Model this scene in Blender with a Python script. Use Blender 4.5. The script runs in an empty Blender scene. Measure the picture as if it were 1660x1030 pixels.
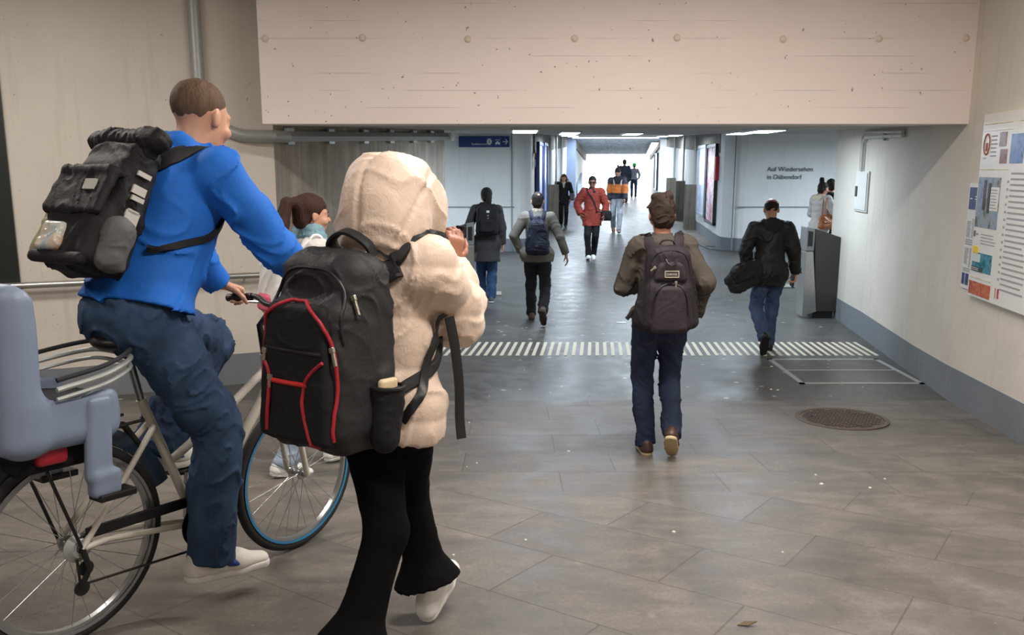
import bpy, bmesh, math, random
import numpy as np
from mathutils import Matrix, Vector
random.seed(4)
S = bpy.context.scene
COL = S.collection
PI = math.pi
# ---------------------------------------------------------------- camera, world, lights, exposure
PITCH = math.atan(243 / 1350)
cam = bpy.data.cameras.new('camera'); camo = bpy.data.objects.new('camera', cam); COL.objects.link(camo)
camo.location = (0, 0, 1.9); camo.rotation_euler = (PI / 2 - PITCH, 0, 0)
cam.sensor_width = 36; cam.lens = 36 * 1350 / 1660; cam.clip_start = .05
S.camera = camo
S.view_settings.view_transform = 'Standard'; S.view_settings.look = 'None'
S.view_settings.gamma = 1; S.view_settings.use_curve_mapping = False
S.view_settings.exposure = 0.1
S.cycles.use_denoising = True
S.cycles.max_bounces = 8; S.cycles.diffuse_bounces = 5; S.cycles.glossy_bounces = 3
W = bpy.data.worlds.new('daylight'); S.world = W; W.use_nodes = True
bg = W.node_tree.nodes['Background']; bg.inputs[0].default_value = (.86, .93, 1, 1); bg.inputs[1].default_value = 6.5

def area(name, loc, size, power, color, rot=(0, 0, 0), spread=PI):
    l = bpy.data.lights.new(name, 'AREA'); l.shape = 'RECTANGLE'; l.size, l.size_y = size
    l.energy = power; l.color = color; l.spread = spread
    o = bpy.data.objects.new(name, l); COL.objects.link(o); o.location = loc; o.rotation_euler = rot
    return o
WARM = (1, .925, .855); COOL = (.74, .87, 1)
# lamps of the entrance hall (unseen, above the frame, no fittings modelled)
area('hall_lamp', (1.1, 4.2, 3.5), (2.4, .25), 128, WARM)
area('hall_lamp', (-3.4, 4.3, 3.5), (1.4, .25), 78, WARM)
area('hall_lamp', (1.0, 1.5, 3.5), (1.4, .25), 78, WARM)
area('hall_lamp', (-2.2, .6, 3.5), (1.4, .25), 34, WARM)
# lamps of the cross passage and tunnel, most just under a fitting, a side pair added as fill
for lx, ly, pw in ((.15, 10.0, 24), (2.9, 10.0, 24), (.9, 13.4, 14), (3.6, 13.4, 14), (-3.2, 14.6, 150), (8.0, 14.6, 150), (2.2, 15.6, 30), (1.35, 20.5, 30),  # the two strong side-passage lights are added fill for the far walls, no fittings
                   (4.1, 21.5, 30), (1.9, 26.5, 40), (4.9, 27.5, 40), (3.9, 31.5, 50)):
    area('tunnel_and_fill_light', (lx, ly, 2.24 + .033 * (ly - 6.8) - .06), (.3, 1.1), pw * 2.2, COOL)
area('ramp_lamp', (6.22, 37.6, 2.72), (.28, 4.8), 120, COOL, (-.071, 0, -.12))
area('portal_fill_light', (4.1, 33.4, 3.02), (3.0, .12), 160, COOL)  # added light that brightens the front of the portal header

# ---------------------------------------------------------------- helpers
def zf(Y):
    if Y < 5.2: return .0725 + .09 * (5.2 - Y)
    if Y < 6.65: return .05 * (6.65 - Y)
    if Y < 12: return 0.
    return .017 * (Y - 12)
def zc(Y): return 2.24 + .033 * (Y - 6.8)
def lin(c):
    c = c / 255.
    return c / 12.92 if c <= .04045 else ((c + .055) / 1.055) ** 2.4
def rgb(r, g, b): return (lin(r), lin(g), lin(b), 1)

class N:                                             # small node-tree builder
    def __init__(s, name):
        s.m = bpy.data.materials.new(name); s.m.use_nodes = True
        s.t = s.m.node_tree; s.b = s.t.nodes['Principled BSDF']
        s.tc = s.t.nodes.new('ShaderNodeTexCoord')
    def n(s, typ, **kw):
        x = s.t.nodes.new('ShaderNode' + typ)
        for k, v in kw.items():
            if k.startswith('i_'): x.inputs[k[2:].replace('_', ' ')].default_value = v
            elif k.startswith('j'): x.inputs[int(k[1:])].default_value = v
            else: setattr(x, k, v)
        return x
    def l(s, a, b): s.t.links.new(a, b)
    def obj(s): return s.tc.outputs['Object']
    def noise(s, scale, detail=4, vec=None, rough=.55, dist=0):
        x = s.n('TexNoise'); x.inputs['Scale'].default_value = scale; x.inputs['Detail'].default_value = detail
        x.inputs['Roughness'].default_value = rough; x.inputs['Distortion'].default_value = dist
        s.l(vec or s.obj(), x.inputs['Vector']); return x.outputs[0]
    def mapv(s, scale=(1, 1, 1), rot=(0, 0, 0), loc=(0, 0, 0)):
        x = s.n('Mapping'); x.inputs['Scale'].default_value = scale; x.inputs['Rotation'].default_value = rot
        x.inputs['Location'].default_value = loc; s.l(s.obj(), x.inputs['Vector']); return x.outputs[0]
    def ramp(s, fac, stops):
        x = s.n('ValToRGB'); r = x.color_ramp
        while len(r.elements) < len(stops): r.elements.new(.5)
        for e, (p, c) in zip(r.elements, stops): e.position = p; e.color = c
        s.l(fac, x.inputs[0]); return x.outputs[0]
    def mix(s, fac, a, b, mode='MIX'):
        x = s.n('MixRGB', blend_type=mode)
        for i, v in enumerate((fac, a, b)):
            if isinstance(v, (int, float)): x.inputs[i].default_value = v
            elif isinstance(v, tuple): x.inputs[i].default_value = v
            else: s.l(v, x.inputs[i])
        return x.outputs[0]
    def math(s, op, a, b=0, c=0):
        x = s.n('Math', operation=op)
        for i, v in enumerate((a, b, c)):
            if isinstance(v, (int, float)): x.inputs[i].default_value = v
            else: s.l(v, x.inputs[i])
        return x.outputs[0]
    def sep(s):
        x = s.n('SeparateXYZ'); s.l(s.obj(), x.inputs[0]); return x.outputs
    def bump(s, h, strength=.3, dist=.01):
        x = s.n('Bump'); x.inputs['Strength'].default_value = strength; x.inputs['Distance'].default_value = dist
        s.l(h, x.inputs['Height']); s.l(x.outputs[0], s.b.inputs['Normal'])
    def base(s, c):
        if isinstance(c, tuple): s.b.inputs['Base Color'].default_value = c
        else: s.l(c, s.b.inputs['Base Color'])
    def rough(s, v):
        if isinstance(v, (int, float)): s.b.inputs['Roughness'].default_value = v
        else: s.l(v, s.b.inputs['Roughness'])
BK = (0, 0, 0, 1); WH = (1, 1, 1, 1)
_mc = {}
def mat(name, c, rough=.6, metal=0, var=.12, vs=9, bump=.15, bs=60, spec=.5, sheen=0, emit=0):
    """a plain surface with a little procedural variation"""
    if name in _mc: return _mc[name]
    k = N(name); c = rgb(*c)
    f = k.noise(vs, 5)
    k.base(k.mix(f, tuple(x * (1 - var) for x in c[:3]) + (1,), tuple(min(1, x * (1 + var)) for x in c[:3]) + (1,)))
    k.rough(rough); k.b.inputs['Metallic'].default_value = metal
    k.b.inputs['Specular IOR Level'].default_value = spec
    if sheen: k.b.inputs['Sheen Weight'].default_value = sheen
    if bump: k.bump(k.noise(bs, 3), bump, .004)
    if emit: k.b.inputs['Emission Color'].default_value = c; k.b.inputs['Emission Strength'].default_value = emit
    _mc[name] = k.m; return k.m
def cloth(name, c, rough=.85, var=.18, weave=420, bump=.25, spec=.25):
    if name in _mc: return _mc[name]
    k = N(name); c = rgb(*c)
    a = k.noise(7, 5); b = k.noise(weave, 1)
    f = k.math('MULTIPLY_ADD', b, .35, k.math('MULTIPLY', a, .65))
    k.base(k.mix(f, tuple(x * (1 - var * 1.6) for x in c[:3]) + (1,), tuple(min(1, x * (1 + var * 1.6)) for x in c[:3]) + (1,)))
    k.rough(rough); k.b.inputs['Specular IOR Level'].default_value = spec
    h = k.math('ADD', k.math('MULTIPLY', k.noise(22, 4), 1.0), k.math('MULTIPLY', b, .12))
    k.bump(h, bump, .012)
    _mc[name] = k.m; return k.m
def denim(name, c1, c2):
    if name in _mc: return _mc[name]
    k = N(name)
    a = k.noise(5, 6, dist=.6); w = k.n('TexNoise'); w.inputs['Scale'].default_value = 300; k.l(k.obj(), w.inputs['Vector'])
    f = k.math('MULTIPLY_ADD', w.outputs[0], .2, k.math('MULTIPLY', a, .8))
    k.base(k.ramp(f, [(.3, rgb(*c1)), (.7, rgb(*c2))])); k.rough(.85); k.b.inputs['Specular IOR Level'].default_value = .2
    k.bump(k.math('ADD', k.noise(18, 4), k.math('MULTIPLY', w.outputs[0], .06)), .35, .012)
    _mc[name] = k.m; return k.m
def hairmat(name, c):
    if name in _mc: return _mc[name]
    k = N(name); c = rgb(*c)
    f = k.noise(1, 4, k.mapv((120, 120, 14)))
    k.base(k.mix(f, tuple(x * .5 for x in c[:3]) + (1,), tuple(x * 1.6 for x in c[:3]) + (1,))); k.rough(.72); k.b.inputs['Specular IOR Level'].default_value = .25
    k.bump(f, .6, .006); _mc[name] = k.m; return k.m

# --- objects
def link(name, verts, faces, m, parent=None, smooth=False):
    me = bpy.data.meshes.new(name)
    if isinstance(faces, np.ndarray):
        nv, nf = len(verts), len(faces)
        me.vertices.add(nv); me.vertices.foreach_set('co', np.asarray(verts, np.float32).ravel())
        me.loops.add(nf * 4); me.loops.foreach_set('vertex_index', faces.astype(np.int32).ravel())
        me.polygons.add(nf); me.polygons.foreach_set('loop_start', np.arange(nf, dtype=np.int32) * 4)
        me.polygons.foreach_set('loop_total', np.full(nf, 4, np.int32))
        me.update(calc_edges=True); me.validate()
    else:
        me.from_pydata([tuple(v) for v in verts], [], faces); me.update()
    if smooth: me.polygons.foreach_set('use_smooth', np.ones(len(me.polygons), bool))
    if isinstance(m, (list, tuple)):
        for x in m: me.materials.append(x)
    else: me.materials.append(m)
    o = bpy.data.objects.new(name, me); COL.objects.link(o)
    if parent: o.parent = parent
    return o
def tag(o, label, cat, group=None):
    o['label'] = label; o['category'] = cat
    if group: o['group'] = group
    return o
def thing(name, label, cat, loc=(0, 0, 0), rz=0, group=None, M=None):
    o = bpy.data.objects.new(name, None); COL.objects.link(o); o.empty_display_size = .1
    if M is not None: o.matrix_world = M
    else: o.location = loc; o.rotation_euler = (0, 0, rz)
    return tag(o, label, cat, group)
def plabel(o, text): o['label'] = text; return o

class MB:                                            # polygon collector
    def __init__(s): s.v = []; s.f = []
    def add(s, vs, fs):
        b = len(s.v); s.v += [tuple(map(float, v)) for v in vs]; s.f += [tuple(i + b for i in f) for f in fs]; return s
    def box(s, lo, hi, R=None, c=None):
        x0, y0, z0 = lo; x1, y1, z1 = hi
        vs = [(x0, y0, z0), (x1, y0, z0), (x1, y1, z0), (x0, y1, z0), (x0, y0, z1), (x1, y0, z1), (x1, y1, z1), (x0, y1, z1)]
        if R is not None: vs = [tuple(R @ Vector(v)) for v in vs]
        return s.add(vs, [(0, 3, 2, 1), (4, 5, 6, 7), (0, 1, 5, 4), (1, 2, 6, 5), (2, 3, 7, 6), (3, 0, 4, 7)])
    def prism(s, pts, z0, z1):                       # plan polygon (ccw), constant or per-point heights
        n = len(pts); a = z0 if isinstance(z0, (list, tuple)) else [z0] * n; b = z1 if isinstance(z1, (list, tuple)) else [z1] * n
        vs = [(p[0], p[1], q) for p, q in zip(pts, a)] + [(p[0], p[1], q) for p, q in zip(pts, b)]
        return s.add(vs, [tuple(range(n))[::-1], tuple(range(n, 2 * n))] + [(i, (i + 1) % n, n + (i + 1) % n, n + i) for i in range(n)])
    def extr(s, prof, a, b):                         # profile = list of 3d points, swept by the vector a->b
        n = len(prof); d = np.array(b, float) - np.array(a, float)
        p = [np.array(q, float) for q in prof]
        return s.add(p + [q + d for q in p], [tuple(range(n))[::-1], tuple(range(n, 2 * n))] + [(i, (i + 1) % n, n + (i + 1) % n, n + i) for i in range(n)])
    def tube(s, pts, r, n=12, closed=False, flat=None, up=None):
        P = [np.array(p, float) for p in pts]; m = len(P); rr = r if isinstance(r, (list, tuple)) else [r] * m
        u = None; vs = []
        for i in range(m):
            a = P[(i - 1) % m] if (closed or i > 0) else P[0]; b = P[(i + 1) % m] if (closed or i < m - 1) else P[-1]
            t = b - a; t /= np.linalg.norm(t) + 1e-9
            if u is None:
                q = np.array(up, float) if up is not None else (np.array((0, 0, 1.)) if abs(t[2]) < .9 else np.array((1., 0, 0)))
                u = q - t * (q @ t)
            else: u = u - t * (u @ t)
            u /= np.linalg.norm(u) + 1e-9; w = np.cross(t, u)
            for k in range(n):
                an = 2 * PI * k / n
                vs.append(P[i] + rr[i] * (math.cos(an) * u * (flat or 1) + math.sin(an) * w))
        fs = [(i * n + k, i * n + (k + 1) % n, ((i + 1) % m) * n + (k + 1) % n, ((i + 1) % m) * n + k) for i in range(m if closed else m - 1) for k in range(n)]
        if not closed: fs += [tuple(range(n))[::-1], tuple(range((m - 1) * n, m * n))]
        return s.add(vs, fs)
    def lathe(s, prof, o=(0, 0, 0), axis=(0, 0, 1), n=32, closed=False):   # prof = [(r, h)]
        ax = np.array(axis, float); ax /= np.linalg.norm(ax)
        u = np.cross(ax, (0, 0, 1.) if abs(ax[2]) < .9 else (1., 0, 0)); u /= np.linalg.norm(u); w = np.cross(ax, u); o = np.array(o, float)
        m = len(prof); vs = [o + ax * h + r * (math.cos(2 * PI * k / n) * u + math.sin(2 * PI * k / n) * w) for r, h in prof for k in range(n)]
        fs = [(i * n + k, i * n + (k + 1) % n, ((i + 1) % m) * n + (k + 1) % n, ((i + 1) % m) * n + k) for i in range(m if closed else m - 1) for k in range(n)]
        if not closed: fs += [tuple(range(n))[::-1], tuple(range((m - 1) * n, m * n))]
        return s.add(vs, fs)
    def build(s, name, m, parent=None, smooth=False, bevel=0, label=None):
        o = link(name, s.v, s.f, m, parent, smooth)
        bm = bmesh.new(); bm.from_mesh(o.data); bmesh.ops.recalc_face_normals(bm, faces=bm.faces); bm.to_mesh(o.data); bm.free()
        if smooth:
            o.data.set_sharp_from_angle(angle=.7)
        if bevel:
            b = o.modifiers.new('bevel', 'BEVEL'); b.width = bevel; b.segments = 2; b.limit_method = 'ANGLE'
        if label: o['label'] = label
        return o
def struct(o): o['kind'] = 'structure'; return o
def text(name, body, size, m, loc, rot, parent=None, depth=.002, align='LEFT'):
    c = bpy.data.curves.new(name, 'FONT'); c.body = body; c.size = size; c.extrude = depth; c.align_x = align
    t = bpy.data.objects.new(name, c); COL.objects.link(t); bpy.context.view_layer.update()
    me = bpy.data.meshes.new_from_object(t.evaluated_get(bpy.context.evaluated_depsgraph_get()))
    bpy.data.objects.remove(t); me.materials.clear(); me.materials.append(m); me.name = name
    o = bpy.data.objects.new(name, me); COL.objects.link(o); o.location = loc; o.rotation_euler = rot
    if parent: o.parent = parent
    return o
# ---------------------------------------------------------------- surfaces of the place
def m_wall(name, c, stain=.5):
    k = N(name); c0 = rgb(*c)
    a = k.noise(1.3, 6, rough=.6); b = k.noise(7, 6, rough=.65)
    col = k.mix(k.ramp(a, [(.35, BK), (.75, WH)]), tuple(x * .9 for x in c0[:3]) + (1,), c0)
    drip = k.noise(1, 5, k.mapv((9, 9, .7)), rough=.6)
    col = k.mix(k.math('MULTIPLY', k.ramp(drip, [(.56, BK), (.78, WH)]), stain * .5), col, rgb(150, 138, 118))
    spot = k.noise(34, 2)
    col = k.mix(k.math('MULTIPLY', k.ramp(spot, [(.735, BK), (.77, WH)]), .75), col, rgb(110, 98, 82))
    k.base(col); k.rough(.72); k.b.inputs['Specular IOR Level'].default_value = .3
    k.bump(k.math('ADD', k.noise(16, 5), k.math('MULTIPLY', k.noise(110, 2), .35)), .22, .02)
    return k.m
def m_beam():
    k = N('painted board marked concrete'); s = k.sep()
    row = k.math('FLOOR', k.math('MULTIPLY', s[2], 7.6)); fr = k.math('FRACT', k.math('MULTIPLY', s[2], 7.6))
    edge = k.math('LESS_THAN', fr, .022)
    brk = k.n('TexNoise'); brk.inputs['Scale'].default_value = 1; brk.inputs['Detail'].default_value = 2
    cv = k.n('CombineXYZ'); k.l(k.math('MULTIPLY', s[0], 1.1), cv.inputs[0]); k.l(k.math('MULTIPLY', row, 3.7), cv.inputs[1]); k.l(cv.outputs[0], brk.inputs['Vector'])
    on = k.ramp(brk.outputs[0], [(.5, BK), (.58, WH)])
    line = k.math('MULTIPLY', edge, on)
    c0 = rgb(236, 225, 218)
    col = k.mix(k.ramp(k.noise(.9, 4), [(.3, BK), (.7, WH)]), tuple(x * .93 for x in c0[:3]) + (1,), c0)
    cells = k.n('TexNoise'); cells.inputs['Scale'].default_value = 1; cells.inputs['Detail'].default_value = 0
    cv2 = k.n('CombineXYZ'); k.l(k.math('MULTIPLY', k.math('FLOOR', k.math('MULTIPLY', s[0], .6)), 3.3), cv2.inputs[0]); k.l(k.math('MULTIPLY', row, 2.9), cv2.inputs[1]); k.l(cv2.outputs[0], cells.inputs['Vector'])
    col = k.mix(k.math('MULTIPLY', cells.outputs[0], .16), col, rgb(190, 172, 170))
    col = k.mix(k.math('MULTIPLY', line, .55), col, rgb(120, 104, 92))
    pit = k.ramp(k.noise(24, 2), [(.715, BK), (.74, WH)])
    col = k.mix(k.math('MULTIPLY', pit, .8), col, rgb(118, 102, 88))
    k.base(col); k.rough(.7); k.b.inputs['Specular IOR Level'].default_value = .3
    k.bump(k.math('SUBTRACT', k.math('MULTIPLY', k.noise(30, 4), .25), k.math('ADD', k.math('MULTIPLY', line, .6), pit)), .35, .01)
    return k.m
def m_concrete(name, c, board=True):
    k = N(name); c0 = rgb(*c)
    a = k.noise(1, 5, k.mapv((14, 14, .8)), rough=.6); b = k.noise(4, 6)
    f = k.math('MULTIPLY_ADD', a, .6, k.math('MULTIPLY', b, .4))
    k.base(k.ramp(f, [(.32, tuple(x * .55 for x in c0[:3]) + (1,)), (.66, tuple(min(1, x * 1.25) for x in c0[:3]) + (1,))])); k.rough(.85)
    k.bump(f, .4, .02); return k.m
def m_stone():
    k = N('grey stone slabs'); s = k.sep()
    def bricks(vec, w, h, off=.5):
        x = k.n('TexBrick'); x.offset = off; x.inputs['Scale'].default_value = 1
        x.inputs['Brick Width'].default_value = w; x.inputs['Row Height'].default_value = h; x.inputs['Mortar Size'].default_value = .0045
        x.inputs['Mortar Smooth'].default_value = .3; x.inputs['Bias'].default_value = 0
        x.inputs['Color1'].default_value = (.42, .42, .42, 1); x.inputs['Color2'].default_value = (.62, .62, .62, 1); x.inputs['Mortar'].default_value = (.5, .5, .5, 1)
        k.l(vec, x.inputs['Vector']); return x.outputs
    A = bricks(k.mapv((1, 1, 1), (0, 0, 0), (.3, .12, 0)), .92, .44, .37)
    B = bricks(k.mapv((1, 1, 1), (0, 0, math.radians(36)), (.13, -.09, 0)), .86, .46, .42)
    far = k.math('GREATER_THAN', s[1], 4.32)
    tone = k.mix(far, B[0], A[0]); mort = k.mix(far, B[1], A[1])
    n1 = k.noise(2.6, 7, dist=.9, rough=.62); n2 = k.noise(1, 6, k.mapv((3, 9, 1), (0, 0, .6)), dist=.6); n3 = k.noise(55, 5, rough=.75)
    f = k.math('ADD', k.math('MULTIPLY', n1, .42), k.math('ADD', k.math('MULTIPLY', n2, .28), k.math('MULTIPLY', n3, .3)))
    col = k.ramp(f, [(.3, rgb(73, 70, 66)), (.5, rgb(101, 96, 91)), (.72, rgb(135, 128, 120))])
    col = k.mix(.45, col, tone, 'OVERLAY')
    vein = k.ramp(k.noise(3.2, 8, dist=2.2, rough=.7), [(.62, BK), (.75, WH)])
    col = k.mix(k.math('MULTIPLY', vein, .42), col, rgb(158, 148, 132))
    col = k.mix(k.math('MULTIPLY', mort, .5), col, rgb(66, 60, 55))
    speck = k.ramp(k.noise(60, 1), [(.79, BK), (.8, WH)])
    col = k.mix(k.math('MULTIPLY', speck, .4), col, rgb(190, 182, 170))
    k.base(col); k.rough(k.ramp(n1, [(.3, (.36,) * 3 + (1,)), (.7, (.58,) * 3 + (1,))])); k.b.inputs['Specular IOR Level'].default_value = .42
    k.bump(k.math('SUBTRACT', k.math('MULTIPLY', f, .5), mort), .35, .006); return k.m
def m_asphalt():
    k = N('smooth grey mastic asphalt'); s = k.sep()
    n1 = k.noise(.8, 6); n2 = k.noise(90, 3); n3 = k.noise(5, 5)
    f = k.math('ADD', k.math('MULTIPLY', n1, .45), k.math('ADD', k.math('MULTIPLY', n2, .25), k.math('MULTIPLY', n3, .3)))
    col = k.ramp(f, [(.32, rgb(68, 67, 65)), (.7, rgb(98, 96, 92))])
    v = k.n('TexVoronoi'); v.inputs['Scale'].default_value = 5.5; k.l(k.obj(), v.inputs['Vector'])
    sp = k.math('MULTIPLY', k.math('LESS_THAN', v.outputs['Distance'], .13), k.math('LESS_THAN', s[1], 13.5))
    sp = k.math('MULTIPLY', sp, k.math('GREATER_THAN', k.noise(2.2, 2), .5))
    col = k.mix(k.math('MULTIPLY', sp, .75), col, rgb(176, 172, 165))
    k.base(col); k.rough(k.ramp(n3, [(.3, (.3,) * 3 + (1,)), (.7, (.46,) * 3 + (1,))])); k.b.inputs['Specular IOR Level'].default_value = .5
    k.bump(k.math('ADD', n2, k.math('MULTIPLY', n3, .5)), .12, .005); return k.m
MW = m_wall('cream wall paint', (216, 209, 198)); MWB = m_wall('white wall paint', (230, 231, 229), .3)
MBAND = m_wall('blue grey plinth paint', (122, 128, 134), .7); MBEAM = m_beam()
MCON = m_concrete('bare concrete', (132, 126, 116)); MCEIL = m_concrete('passage ceiling concrete', (176, 172, 166))
MPC = m_concrete('streaked pale concrete', (158, 150, 138)); MSTONE = m_stone(); MASPH = m_asphalt()
MGALV = mat('galvanised steel', (166, 170, 168), .42, .25, .15, 20); MSTEEL = mat('brushed steel', (176, 176, 172), .32, .85, .1, 30)
MDARK = mat('charcoal coated sheet', (58, 56, 54), .4, 0, .1, 5, .05); MBLK = mat('black plastic', (22, 22, 23), .45)

# ---------------------------------------------------------------- setting
def strip(name, m, ys, xl, xr, z, kind=True):
    b = MB(); vs = []
    for y in ys: vs += [(xl, y, z(y)), (xr, y, z(y))]
    b.add(vs, [(2 * i, 2 * i + 1, 2 * i + 3, 2 * i + 2) for i in range(len(ys) - 1)])
    n = len(vs)
    o = link(name, b.v, b.f, m); struct(o)
    md = o.modifiers.new('thickness', 'SOLIDIFY'); md.thickness = .12; md.offset = -1
    return o
XR = lambda y: 3.634 + .137 * (y - 6.8)
strip('floor', MSTONE, [-1.6, 1, 3, 5.2, 6.67], -7, 5.5, zf)
strip('floor', MASPH, [6.67, 9, 12, 20, 30, 42], -9.5, 13, zf)
def wall(name, pts, m, z0, z1, t=.3, band=None):
    """wall whose visible face runs along pts (plan), thickness to the left of the run"""
    P = [np.array(p, float) for p in pts]; out = []
    for i, p in enumerate(P):
        a = P[max(i - 1, 0)]; b = P[min(i + 1, len(P) - 1)]; d = (b - a) / np.linalg.norm(b - a)
        out.append(p + t * np.array((-d[1], d[0])))
    b = MB()
    for i in range(len(P) - 1):
        q = [P[i], P[i + 1], out[i + 1], out[i]]
        f0 = [z0(x[1]) for x in q]; f1 = [z1(x[1]) for x in q]
        b.prism([tuple(x) for x in q], f0, f1)
    o = struct(b.build(name, m))
    if band:
        g = MB()
        for i in range(len(P) - 1):
            n = max(1, int(np.linalg.norm(P[i + 1] - P[i]) / .8))
            for j in range(n):
                a = P[i] + (P[i + 1] - P[i]) * j / n; c = P[i] + (P[i + 1] - P[i]) * (j + 1) / n
                d = (c - a) / np.linalg.norm(c - a); nn = -.004 * np.array((-d[1], d[0]))
                q = [a + nn, c + nn, c - nn * .5, a - nn * .5]
                w = [.008 * math.sin(x[0] * 2.3 + x[1] * 1.9) for x in q]
                g.prism([tuple(x) for x in q], [zf(x[1]) - .02 for x in q], [zf(x[1]) + .275 + ww for x, ww in zip(q, w)])
        struct(g.build(band, MBAND))
    return o
low = lambda y: zf(y) - .3
H0 = lambda y: 3.6
top = lambda y: zc(y) + .1
# hall: right wall, left wall, back, ceiling
wall('wall_right', [(XR(11.0), 11.0), (XR(6.8), 6.8), (XR(-1.6), -1.6)], MW, low, lambda y: 3.6, .35, 'baseboard_right')
wall('wall_left', [(-7, 5.39), (-2.06, 7.35)], MW, low, H0, .3, 'baseboard_left')
wall('wall_passage_left', [(-2.06, 7.35), (-.87, 10.95)], MPC, low, H0, .3, 'baseboard_passage_left')
wall('wall_hall_end', [(-7, -1.6), (-7, 5.39)], MW, low, H0, .3)
wall('wall_back', [(XR(-1.6) + .35, -1.6), (-7, -1.6)], MW, low, H0, .3)
b = MB(); b.box((-7.3, -1.9, 3.6), (5, 7.6, 3.8)); struct(b.build('ceiling', mat('hall ceiling paint', (205, 200, 190), .8)))
b = MB(); b.extr([(-1.99, 6.8, zc(6.8)), (-1.99, 7.75, zc(7.75)), (-1.99, 7.75, 3.6), (-1.99, 6.8, 3.6)], (0, 0, 0), (XR(6.8) + 2.0 + .02, 0, 0))
beam = struct(b.build('wall_lintel', MBEAM, bevel=.008)); beam['label'] = 'pale board marked concrete lintel over the passage mouth'
mh = mat('filler in tie holes', (214, 200, 186), .75)
for i, x in enumerate((-1.93, -1.17, -.345, .49, 1.29, 2.12, 2.87, 3.55)):
    b = MB(); z = 2.895 + .006 * math.sin(i * 2.1)
    b.lathe([(.026, 0), (.03, -.002), (.026, -.003), (.02, .008), (.004, .013)], (x, 6.795, z), (0, -1, 0), 20); o = b.build('tie_hole', mh, beam, True)
# passage ceiling, cross passage and tunnel
b = MB(); b.extr([(-9.5, 7.7, zc(7.7)), (-9.5, 34.2, zc(34.2)), (-9.5, 34.2, zc(34.2) + .3), (-9.5, 7.7, zc(7.7) + .3)], (0, 0, 0), (22.5, 0, 0))
struct(b.build('ceiling', MCEIL))
def arc(c, r, a0, a1, n=7): return [(c[0] + r * math.cos(math.radians(a0 + (a1 - a0) * i / n)), c[1] + r * math.sin(math.radians(a0 + (a1 - a0) * i / n))) for i in range(n + 1)]
XTL = lambda y: .44 + .112 * (y - 18.4); XTR = lambda y: 4.62 + .102 * (y - 18.6)
wall('wall_tunnel_left', [(-9.4, 18.1), (-.02, 18.1)] + arc((-.02, 18.55), .45, -90, 6)[1:] + [(XTL(26), 26), (XTL(34), 34)], MWB, low, top, .3, 'baseboard_tunnel_left')
wall('wall_tunnel_right', [(XTR(34), 34), (XTR(26), 26), (XTR(18.75), 18.75)] + arc((5.12, 18.6), .5, 180, 270)[1:] + [(13, 18.1)], MWB, low, top, .3, 'baseboard_tunnel_right')
wall('wall_cross_left', [(-9.4, 11.2), (-9.4, 18.1)], MWB, low, top, .2)
wall('wall_cross_right', [(13, 18.1), (13, 11.2)], MWB, low, top, .2)
wall('wall_cross_front', [(-1.2, 11.0), (-9.4, 11.0)], MWB, low, top, .2)
wall('wall_cross_front', [(13, 11.0), (4.5, 11.0)], MWB, low, top, .2)
# bare concrete strip under the tunnel ceiling and the joint line along the cross passage walls
for nm, X, sg in (('trim_1', XTL, 1), ('trim_2', XTR, -1)):
    b = MB()
    for y0, y1 in ((18.95, 26), (26, 33.9)):
        b.prism([(X(y0) - .02 * sg, y0), (X(y0) + .012 * sg, y0), (X(y1) + .012 * sg, y1), (X(y1) - .02 * sg, y1)], [zc(y0) - .42, zc(y0) - .42, zc(y1) - .42, zc(y1) - .42], [zc(y0)] * 2 + [zc(y1)] * 2)
    struct(b.build(nm, m_concrete(nm + ' concrete', (120, 114, 104))))
b = MB(); b.box((-9.3, 18.085, 1.05), (.05, 18.12, 1.075)); b.box((4.85, 18.085, 1.05), (12.9, 18.12, 1.075)); b.box((4.76, 18.08, .1), (4.775, 18.12, 2.6)); b.box((-.01, 18.08, .1), (.005, 18.12, 2.6))
struct(b.build('trim_3', mat('joint line grey', (128, 128, 130), .8)))  # plain grey bars marking the wall joints
# portal at the far end of the tunnel: header, pillar, lower roof, side walls, open daylight beyond
b = MB(); b.box((1.4, 34.0, 3.02), (7.6, 34.4, 3.5)); struct(b.build('wall_portal', mat('portal paint', (170, 182, 200), .6)))
b = MB(); b.prism([(2.0, 33.98), (2.55, 33.98), (2.62, 34.6), (2.0, 34.6)], .2, 3.1); struct(b.build('wall_portal_pillar', mat('portal pillar paint', (120, 132, 156), .7)))
zr = lambda y: 3.01 - .071 * (y - 34.4)
wall('wall_ramp_left', [(2.55, 34.4), (3.54, 41.2)], MWB, low, lambda y: 3.4, .3)
wall('wall_ramp_right', [(6.75, 41.2), (6.0, 34.4)], MWB, low, lambda y: 3.4, .3)
b = MB()
for i in range(17):
    y0 = 34.4 + i * .4; b.box((2.2, y0, zr(y0 + .2)), (7.2, y0 + .34, zr(y0 + .2) + .3)); b.box((2.2, y0 + .34, zr(y0 + .2) + .04), (7.2, y0 + .4, zr(y0 + .2) + .3))
struct(b.build('ceiling', m_concrete('ribbed ramp roof', (206, 212, 220))))
b = MB(); b.prism([(2.48, 34.4), (2.62, 34.4), (3.62, 41.2), (3.5, 41.2)], [zr(34.4) - .34] * 2 + [zr(41.2) - .3] * 2, [zr(34.4)] * 2 + [zr(41.2)] * 2)
b.prism([(5.95, 34.4), (6.05, 34.4), (6.8, 41.2), (6.68, 41.2)], [zr(34.4) - .3] * 2 + [zr(41.2) - .26] * 2, [zr(34.4)] * 2 + [zr(41.2)] * 2)
struct(b.build('trim_4', MCON))
b = MB(); b.prism([(-6, 41.9), (16, 41.9), (16, 60), (-6, 60)], [zf(41.9) - .1] * 4, [zf(41.9)] * 2 + [zf(41.9) + .4] * 2)
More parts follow.
